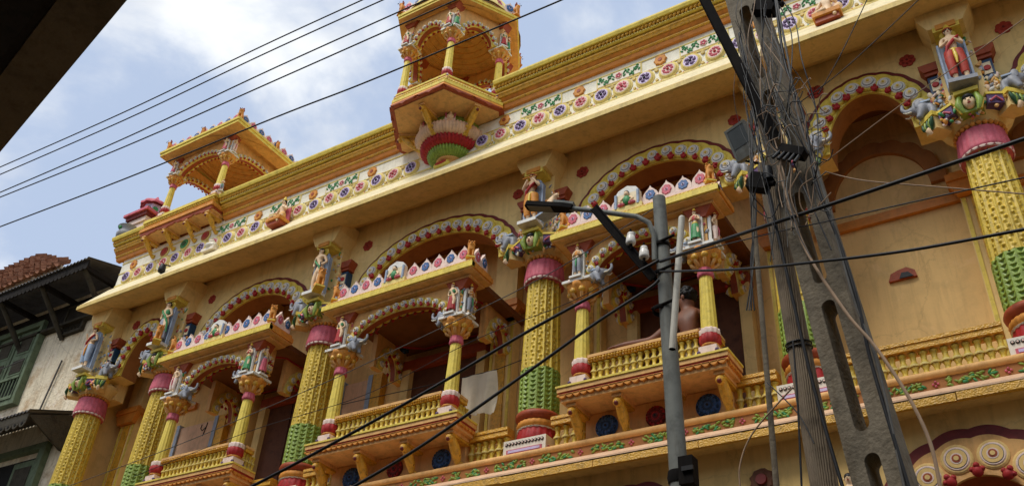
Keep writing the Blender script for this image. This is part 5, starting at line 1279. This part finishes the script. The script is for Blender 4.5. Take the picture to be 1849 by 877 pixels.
# slotted concrete pole
def slotted_pole():
    p0, p1 = Vector((-.93, 5.0, 1.98)), Vector((-1.325, 5.0, 6.07)); d = (p1 - p0).normalized()
    foot = p0 - d * ((p0.z + 1.6 + .3) / d.z)
    r = empty('slotted_pole'); zax = d; xax = Vector((1, -.22, 0)); xax = (xax - zax * xax.dot(zax)).normalized(); yax = zax.cross(xax)
    M_ = Matrix((xax, yax, zax)).transposed().to_4x4(); M_.translation = foot; r.matrix_world = M_
    tag(r, 'grey concrete utility pole with long slots, leaning left, wrapped in wires', 'pole')
    Lp = 10.4; wid = lambda z: .30 - .006 * z; b = MB(); dep = .085; sw = .044
    al = lambda zr: (zr - foot.z) / d.z          # height to length along the pole
    slots = [(al(-.6), al(.25)), (al(.37), al(1.2)), (al(1.32), al(2.14)), (al(2.27), al(3.12)), (al(3.25), al(3.97)), (al(4.12), al(4.95)), (al(5.08), al(5.9)), (al(6.03), al(6.85))]
    cuts = [0] + [(slots[i][1] + slots[i + 1][0]) / 2 for i in range(len(slots) - 1)] + [Lp]
    for i, (za, zb) in enumerate(slots):
        z, z1 = cuts[i], cuts[i + 1]
        for sx in (-1, 1):
            arc = [(sx * sw * math.cos(t), zb - sw + sw * math.sin(t)) for t in [PI / 2 * (1 - k_ / 6) for k_ in range(7)]]
            arc2 = [(sx * sw * math.cos(t), za + sw - sw * math.sin(t)) for t in [PI / 2 * k_ / 6 for k_ in range(7)]]
            b.prism([(sx * wid(z) / 2, z), (sx * wid(z1) / 2, z1), (0, z1)] + arc + arc2 + [(0, z)], 'y', -dep, dep, 'polecrete')
    b.build('shaft', r)
    b = MB()
    for zz in (9.15, 9.6, 10.05):
        b.box(-.55, .55, -.15, -.10, zz, zz + .07, 'iron')
        for x in (-.48, -.2, .2, .48): b.lathe([(.02, 0), (.05, .02), (.03, .05), (.05, .08), (.02, .12)], 'porcelain', 10, T(x, -.125, zz + .07))
    b.build('cross_arm', r)
    return r, M_
SP, SPM = slotted_pole()
def simple_pole(name, p0, p1, r0, r1, m, label, cat='pole', seg=16, extra=None):
    p0, p1 = Vector(p0), Vector(p1); d = p1 - p0; foot = p0 - d * ((p0.z + 1.9) / d.z)
    t0 = r0 + (r0 - r1) * ((p0.z + 1.9) / max(.1, d.z)); r = empty(name, foot); tag(r, label, cat)
    b = MB(); b.tube([(0, 0, 0), p0 - foot, p1 - foot], [t0, r0, r1], m, seg); b.build('shaft', r); return r, foot
wp0, wp1 = at(1489, 877, 5.15), at(1383, 300, 5.15)
wp, wf = simple_pole('round_pole', wp0, wp1, .078, .060, 'polewood', 'round weathered brown pole standing left of the slotted concrete pole')
for v_ in (622, 630):
    q_ = at(1440, v_, 5.15); b = MB(); ax = (wp1 - wp0).normalized(); t_ = (q_.z - wp0.z) / ax.z; c_ = wp0 + ax * t_
    pts = [c_ - wf + Vector((.078 * math.cos(a), .078 * math.sin(a), .012 * math.sin(a))) for a in [2 * PI * k_ / 14 for k_ in range(15)]]
    b.tube(pts, .006, 'cable', 5); b.build('tie_wire', wp)
tp, tf = simple_pole('thin_pipe', at(1402, 877, 5.45), at(1353, 300, 5.45), .019, .017, 'polecrete', 'thin grey pipe standing left of the round brown pole', 'pipe', 10)
gp0, gp1 = at(1226, 860, 5.62), at(1190, 358, 5.62)
gp, gf = simple_pole('street_lamp', gp0, gp1, .064, .052, 'steel', 'grey steel street lamp post with a bent arm and flat lamp head', 'street lamp', 20)
def G(b, name, parent=gp): return b.build(name, parent, T(*(-gf)) if parent is gp else None)
b = MB(); b.tube([at(1182, 470, 5.56), at(1181, 425, 5.55), at(1172, 402, 5.52), at(1150, 391, 5.50), at(1075, 381, 5.44), at(1030, 376, 5.40)], .021, 'steel', 10); G(b, 'lamp_arm')
l0, l1 = at(1034, 377, 5.40), at(950, 373, 5.34); d = (l1 - l0); Ld = d.length; d.normalize(); up = Vector((0, 0, 1)); sd_ = d.cross(up).normalized(); up = sd_.cross(d)
LM = Matrix((d, sd_, up)).transposed().to_4x4(); LM.translation = l0
b = MB(); b.prism([(0, -.035), (Ld * .2, -.05), (Ld * .95, -.055), (Ld, -.03), (Ld, .03), (Ld * .95, .055), (Ld * .2, .05), (0, .035)], 'z', -.012, .028, 'iron', LM); b.prism([(0, -.03), (Ld * .4, -.045), (Ld * .4, .045), (0, .03)], 'z', .028, .055, 'steel', LM); G(b, 'lamp_head')
b = MB(); b.box(Ld * .42, Ld * .93, -.042, .042, -.018, -.0125, 'lens', LM); G(b, 'lamp_lens')
b = MB(); p, q = at(1072, 374, 5.40), at(1180, 502, 5.52); dd = (q - p).normalized(); s1 = dd.cross(Vector((0, 1, 0))).normalized() * .03
for s_ in (-1, 1): b.tube([p + s1 * s_, q + s1 * s_], .009, 'iron', 5)
b.add([p - s1, q - s1, q + s1, p + s1, p - s1 + Vector((0, .012, 0)), q - s1 + Vector((0, .012, 0)), q + s1 + Vector((0, .012, 0)), p + s1 + Vector((0, .012, 0))], [(0, 1, 2, 3), (4, 7, 6, 5), (0, 4, 5, 1), (3, 2, 6, 7)], 'iron'); G(b, 'angle_iron')
for (u, v) in ((1139, 432), (1163, 457)):
    c_ = at(u, v, 5.46); b = MB(); b.lathe([(.0, .06), (.026, .058), (.03, .045), (.026, .035), (.036, .02), (.04, -.03), (.036, -.045), (.015, -.05)], 'porcelain', 14, T(*c_)); b.tube([c_ + Vector((0, 0, .1)), c_ - Vector((0, 0, .09))], .008, 'iron', 6); G(b, 'insulator')
for (u, v) in ((1194, 497), (1195, 560), (1194, 445)):
    c_ = at(u, v, 5.62); b = MB(); b.lathe([(.066, -.02), (.072, -.015), (.072, .015), (.066, .02)], 'iron', 18, T(*c_)); b.tube([c_ + Vector((-.06, -.05, 0)), c_ + Vector((.14, -.07, .02))], .012, 'iron', 6); G(b, 'clamp')
c_ = at(1243, 850, 5.52); b = MB(); b.box(-.05, .05, -.05, .05, -.1, .09, 'iron', T(*c_)); b.box(-.02, .06, -.07, -.05, -.02, .01, 'cable', T(*c_)); G(b, 'junction_box')
c_ = at(1226, 862, 5.62); b = MB(); b.lathe([(.072, -.04), (.078, 0), (.072, .04)], 'iron', 18, T(*c_)); G(b, 'clamp')
# plastic conduit tied to the lamp post
p, q = at(1231, 394, 5.50), at(1214, 630, 5.50); b = MB()
rr = .0255; b.tube([p, q], rr, 'pvc', 14, cap=False); b.tube([p, q], rr - .004, 'dark', 14, cap=False); b.ball(p, rr, 'pvc', seg=10, rings=6)
o = b.build('conduit_pipe'); tag(o, 'short white plastic conduit with open lower end tied beside the street lamp post', 'pipe')
# flood light on the thin pipe
c_ = at(1340, 256, 5.38); FM = T(*c_) @ RZ(-.25) @ RXm(.35) @ RY(-.10) @ S(.84)
r = empty('flood_light'); r.matrix_world = FM; tag(r, 'dark square flood light fixed high on the thin grey pipe', 'flood light')
b = MB(); b.box(-.105, .105, -.03, .035, -.165, .165, 'steel'); b.box(-.11, .11, -.036, .0, -.17, -.145, 'steel'); b.box(-.11, .11, -.036, .0, .145, .17, 'steel'); b.box(-.11, -.088, -.036, 0, -.144, .144, 'steel'); b.box(.088, .11, -.036, 0, -.144, .144, 'steel'); b.build('housing', r)
b = MB(); b.box(-.086, .086, -.033, -.031, -.05, .14, 'lens'); b.build('lens', r)
b = MB(); b.tube([(-.12, .02, 0), (-.12, .12, -.1), (0, .16, -.2), (.05, .2, -.25)], .012, 'iron', 6); b.build('mount', r)
# cross iron reaching from the slotted pole
p, q = at(1262, -20, 4.6), at(1400, 250, 4.86); dd = (q - p).normalized(); s1 = dd.cross(Vector((0, 1, 0))).normalized() * .038; b = MB(); yv = Vector((0, .07, 0)); y2 = Vector((0, .012, 0))
for (o1, a_, c2) in ((p - s1, q - s1, yv), (p - s1, q - s1, s1 * 2)):
    n_ = Vector((0, .012, 0)) if c2 is not yv else s1.normalized() * .012
    b.add([o1, a_, a_ + c2, o1 + c2, o1 + n_, a_ + n_, a_ + c2 + n_, o1 + c2 + n_], [(0, 1, 2, 3), (4, 7, 6, 5), (0, 4, 5, 1), (3, 2, 6, 7), (1, 5, 6, 2), (0, 3, 7, 4)], 'iron')
o = b.build('iron_brace'); tag(o, 'long black angle iron slanting down from the top edge to the slotted pole', 'iron bar')

# ------------------------------------------------------------------ wires
def smooth(pts, n=8):
    pts = [Vector(p) for p in pts]; out_ = []
    for i in range(len(pts) - 1):
        p0, p1, p2, p3 = pts[max(0, i - 1)], pts[i], pts[i + 1], pts[min(len(pts) - 1, i + 2)]
        for k_ in range(n):
            t = k_ / n; out_.append(.5 * ((2 * p1) + (p2 - p0) * t + (2 * p0 - 5 * p1 + 4 * p2 - p3) * t * t + (3 * p1 - p0 - 3 * p2 + p3) * t ** 3))
    return out_ + [pts[-1]]
def wire(name, pix, r, m, label, group=None, cat='wire', seg=6, n=8):
    pts = smooth([at(*p) for p in pix], n); b = MB(); b.tube(pts, r, m, seg); o = b.build(name); tag(o, label, cat, group); return o
GW = 'wires crossing the sky'
order = ('topmost', 'second', 'third', 'fourth')
for i, (a, c_, e_) in enumerate((((-60, 328, 4.6), (500, 71, 4.6), (1300, -300, 4.8)), ((-60, 341, 4.6), (500, 87, 4.6), (1310, -285, 4.8)), ((-60, 373, 4.6), (500, 121, 4.6), (1310, -250, 4.8)), ((-60, 380, 4.6), (500, 144, 4.6), (1315, -225, 4.8)))):
    wire('overhead_wire', (a, ((a[0] + c_[0]) / 2, (a[1] + c_[1]) / 2 + 5, 4.6), c_, ((c_[0] + e_[0]) / 2, (c_[1] + e_[1]) / 2 + 3, 4.7), e_), .0085, 'cable', 'black overhead wire crossing the open sky, %s from the top' % order[i], GW)
wire('overhead_wire', ((-60, 432, 4.6), (220, 325, 4.6), (500, 211, 4.6), (650, 153, 4.65), (830, 78, 4.7), (1015, 0, 4.75), (1200, -80, 4.8)), .0088, 'cable', 'black overhead wire passing in front of both rooftop pavilions', GW)
GF = 'cables in front of the facade'
wire('power_cable', ((430, 890, 5.1), (560, 822, 5.15), (760, 712, 5.25), (960, 594, 5.35), (1160, 486, 5.45), (1190, 470, 5.46)), .013, 'cable', 'upper of two thick black cables rising from the bottom edge to the street lamp', GF)
wire('power_cable', ((620, 888, 5.1), (760, 805, 5.2), (960, 666, 5.35), (1080, 580, 5.4), (1170, 522, 5.45), (1190, 505, 5.46)), .0125, 'cable', 'lower of two thick black cables rising from the bottom edge to the street lamp', GF)
wire('power_cable', ((1192, 472, 5.46), (1330, 425, 5.0), (1460, 382, 4.75), (1640, 322, 4.6), (1870, 244, 4.5)), .0125, 'cable', 'thick black cable from the street lamp to the right edge, the upper one', GF)
wire('power_cable', ((1192, 490, 5.48), (1330, 486, 5.0), (1460, 474, 4.75), (1640, 452, 4.6), (1870, 410, 4.5)), .009, 'cable', 'thinner black cable from the street lamp to the right edge, the lower one', GF)
wire('thin_wire', ((60, 900, 5.9), (308, 808, 5.9), (550, 706, 5.8), (659, 657, 5.8), (960, 511, 5.7), (1143, 400, 5.66), (1186, 372, 5.64)), .004, 'cablegrey', 'thin grey wire running up across the left and middle balconies to the lamp post top', GF)
wire('thin_wire', ((240, 860, 5.9), (450, 778, 5.9), (659, 712, 5.85), (860, 612, 5.8), (1040, 540, 5.75), (1180, 460, 5.66)), .0032, 'cable', 'very thin dark wire across the two balconies just above the thick cables', GF)
wire('thin_wire', ((1196, 470, 5.5), (1380, 424, 5.0), (1500, 398, 4.7), (1660, 362, 4.6), (1870, 316, 4.5)), .0042, 'cable', 'thin dark wire between the two black cables on the right', GF)
wire('thin_wire', ((1490, 310, 4.85), (1560, 326, 4.8), (1700, 338, 4.7), (1870, 352, 4.6)), .004, 'cablebeige', 'thin pale wire running nearly level to the right edge from the pole tangle', GF)
wire('thin_wire', ((1440, 188, 4.8), (1530, 120, 4.7), (1680, -20, 4.6)), .0036, 'cable', 'thin dark wire rising steeply right of the pole top to the top edge', GF)
wire('thin_wire', ((1478, 170, 4.8), (1520, 95, 4.75), (1575, -20, 4.7)), .0036, 'cable', 'thin dark wire standing steepest right of the pole top', GF)
wire('thin_wire', ((1480, 300, 4.8), (1640, 180, 4.7), (1870, 20, 4.6)), .0032, 'cablebeige', 'thin pale wire slanting across the statue on the rightmost tall column', GF)
wire('hanging_cable', ((1335, 60, 4.85), (1385, 330, 4.86), (1418, 480, 4.9), (1470, 700, 4.95), (1525, 890, 4.95)), .011, 'cable', 'thick black cable hanging down between the round pole and the slotted pole', 'cables hanging down the poles')
for k_ in range(2):
    wire('hanging_cable', [(u + 5 * math.sin(i * 2.4 + PI * k_), v, Y) for i, (u, v, Y) in enumerate(((1398, -20, 4.75), (1420, 110, 4.76), (1446, 210, 4.77), (1478, 330, 4.8), (1512, 430, 4.82), (1545, 540, 4.84), (1580, 660, 4.86), (1640, 890, 4.86)))], .011 if k_ else .009, 'cable' if k_ else 'cablegrey', ('black' if k_ else 'grey') + ' strand of the twisted cable down the right side of the slotted pole', 'cables hanging down the poles')
wire('hanging_cable', ((1405, 300, 4.85), (1450, 440, 4.8), (1525, 560, 4.78), (1580, 625, 4.77), (1640, 715, 4.76), (1680, 800, 4.76), (1700, 890, 4.76)), .0105, 'cablebeige', 'beige flexible hose bowing out to the right of the slotted pole', 'cables hanging down the poles', 'hose')
wire('hanging_cable', ((1432, 615, 4.95), (1440, 720, 4.95), (1448, 890, 4.95)), .006, 'cable', 'thin black cable down the front of the round pole', 'cables hanging down the poles')
wire('hanging_cable', ((1430, 700, 5.0), (1360, 780, 5.05), (1336, 840, 5.05), (1338, 890, 5.05)), .005, 'cablebeige', 'pale thin wire looping down left of the thin pipe near the bottom edge', 'cables hanging down the poles')
wire('hanging_cable', ((1385, 690, 5.1), (1440, 745, 5.05), (1470, 800, 5.0)), .004, 'cable', 'short dark wire from the thin pipe to the round pole near the bottom', 'cables hanging down the poles')
b = MB(); rnd = random.Random(21)
for k_ in range(34):
    u0 = rnd.uniform(1325, 1405); v0 = rnd.uniform(-30, 120); pts = [(u0, v0, rnd.uniform(4.72, 4.9))]
    for j in range(rnd.randint(3, 6)):
        u0 += rnd.uniform(-14, 36); v0 += rnd.uniform(35, 95); pts.append((min(u0, 1300 + v0 * .55 + 130), v0, rnd.uniform(4.70, 4.9)))
    b.tube(smooth([at(*p) for p in pts], 5), rnd.choice((.002, .0026, .0034, .0045)), rnd.choice(('cable', 'cablegrey', 'cablegrey', 'cablebeige')), 5)
for k_ in range(24):
    c_ = (rnd.uniform(1380, 1490), rnd.uniform(150, 360)); r0 = rnd.uniform(14, 40)
    b.tube(smooth([at(c_[0] + r0 * math.cos(a) * .7, c_[1] + r0 * math.sin(a) * 1.2, 4.75 + .04 * math.sin(a)) for a in [rnd.uniform(0, 1) + .9 * j for j in range(6)]], 5), .004, rnd.choice(('cable', 'cablegrey', 'cablebeige')), 5)
for k_ in range(4):
    u0 = rnd.uniform(1350, 1385); b.tube(smooth([at(u0 + rnd.uniform(-8, 8), v, 5.0) for v in (200, 300, 380, 470, 560)], 4), .005, rnd.choice(('cable', 'cablegrey')), 5)
o = b.build('wire_tangle'); tag(o, 'dense tangle of black and grey wires round the pole tops', 'wires', kind='stuff')
r = empty('connector_box'); c_ = at(1432, 275, 4.78); r.matrix_world = T(*c_) @ RY(.6); tag(r, 'black cable connectors clamped to the slotted pole in the tangle', 'connector')
b = MB()
b.box(-.09, .09, -.04, .04, -.03, .03, 'iron'); b.build('body', r)
b = MB()
for k_ in range(5): b.tube([(-.07 + .035 * k_, -.02, 0), (-.08 + .04 * k_, -.05, -.10)], .012, 'cable', 6)
b.build('terminals', r)
for (u, v, s_) in ((1372, 330, 1.0), (1385, 12, 1.2)):
    c_ = at(u, v, 4.86); b = MB(); b.box(-.07, .07, -.04, .04, -.06, .06, 'iron', RY(.5)); b.tube([(-.08, 0, .05), (.10, -.02, -.06)], .02, 'iron', 7); b.lathe([(.03, -.05), (.035, 0), (.03, .05)], 'cable', 8, T(.07, -.03, .03)); o = b.build('pole_clamp'); o.matrix_world = T(*c_) @ S(s_); tag(o, 'black iron clamp at %s' % ('the top of the round brown pole' if v > 100 else 'the top edge on the slotted pole'), 'clamp')

# ------------------------------------------------------------------ ground
mat('street', (112, 102, 86), .95, .2, 1.2, .5, 18, .01, .3)
b = MB(); b.add([(-200, -200, -1.6), (200, -200, -1.6), (200, 200, -1.6), (-200, 200, -1.6)], [(0, 1, 2, 3)], 'street'); o = b.build('street'); tag(o, 'dusty grey street at the foot of the palace', 'street', kind='structure')
# ------------------------------------------------------------------ lift everything to street level
for o in list(COL.objects):
    if o.parent is None and o is not cam and o.type != 'LIGHT': o.location.z += EYE
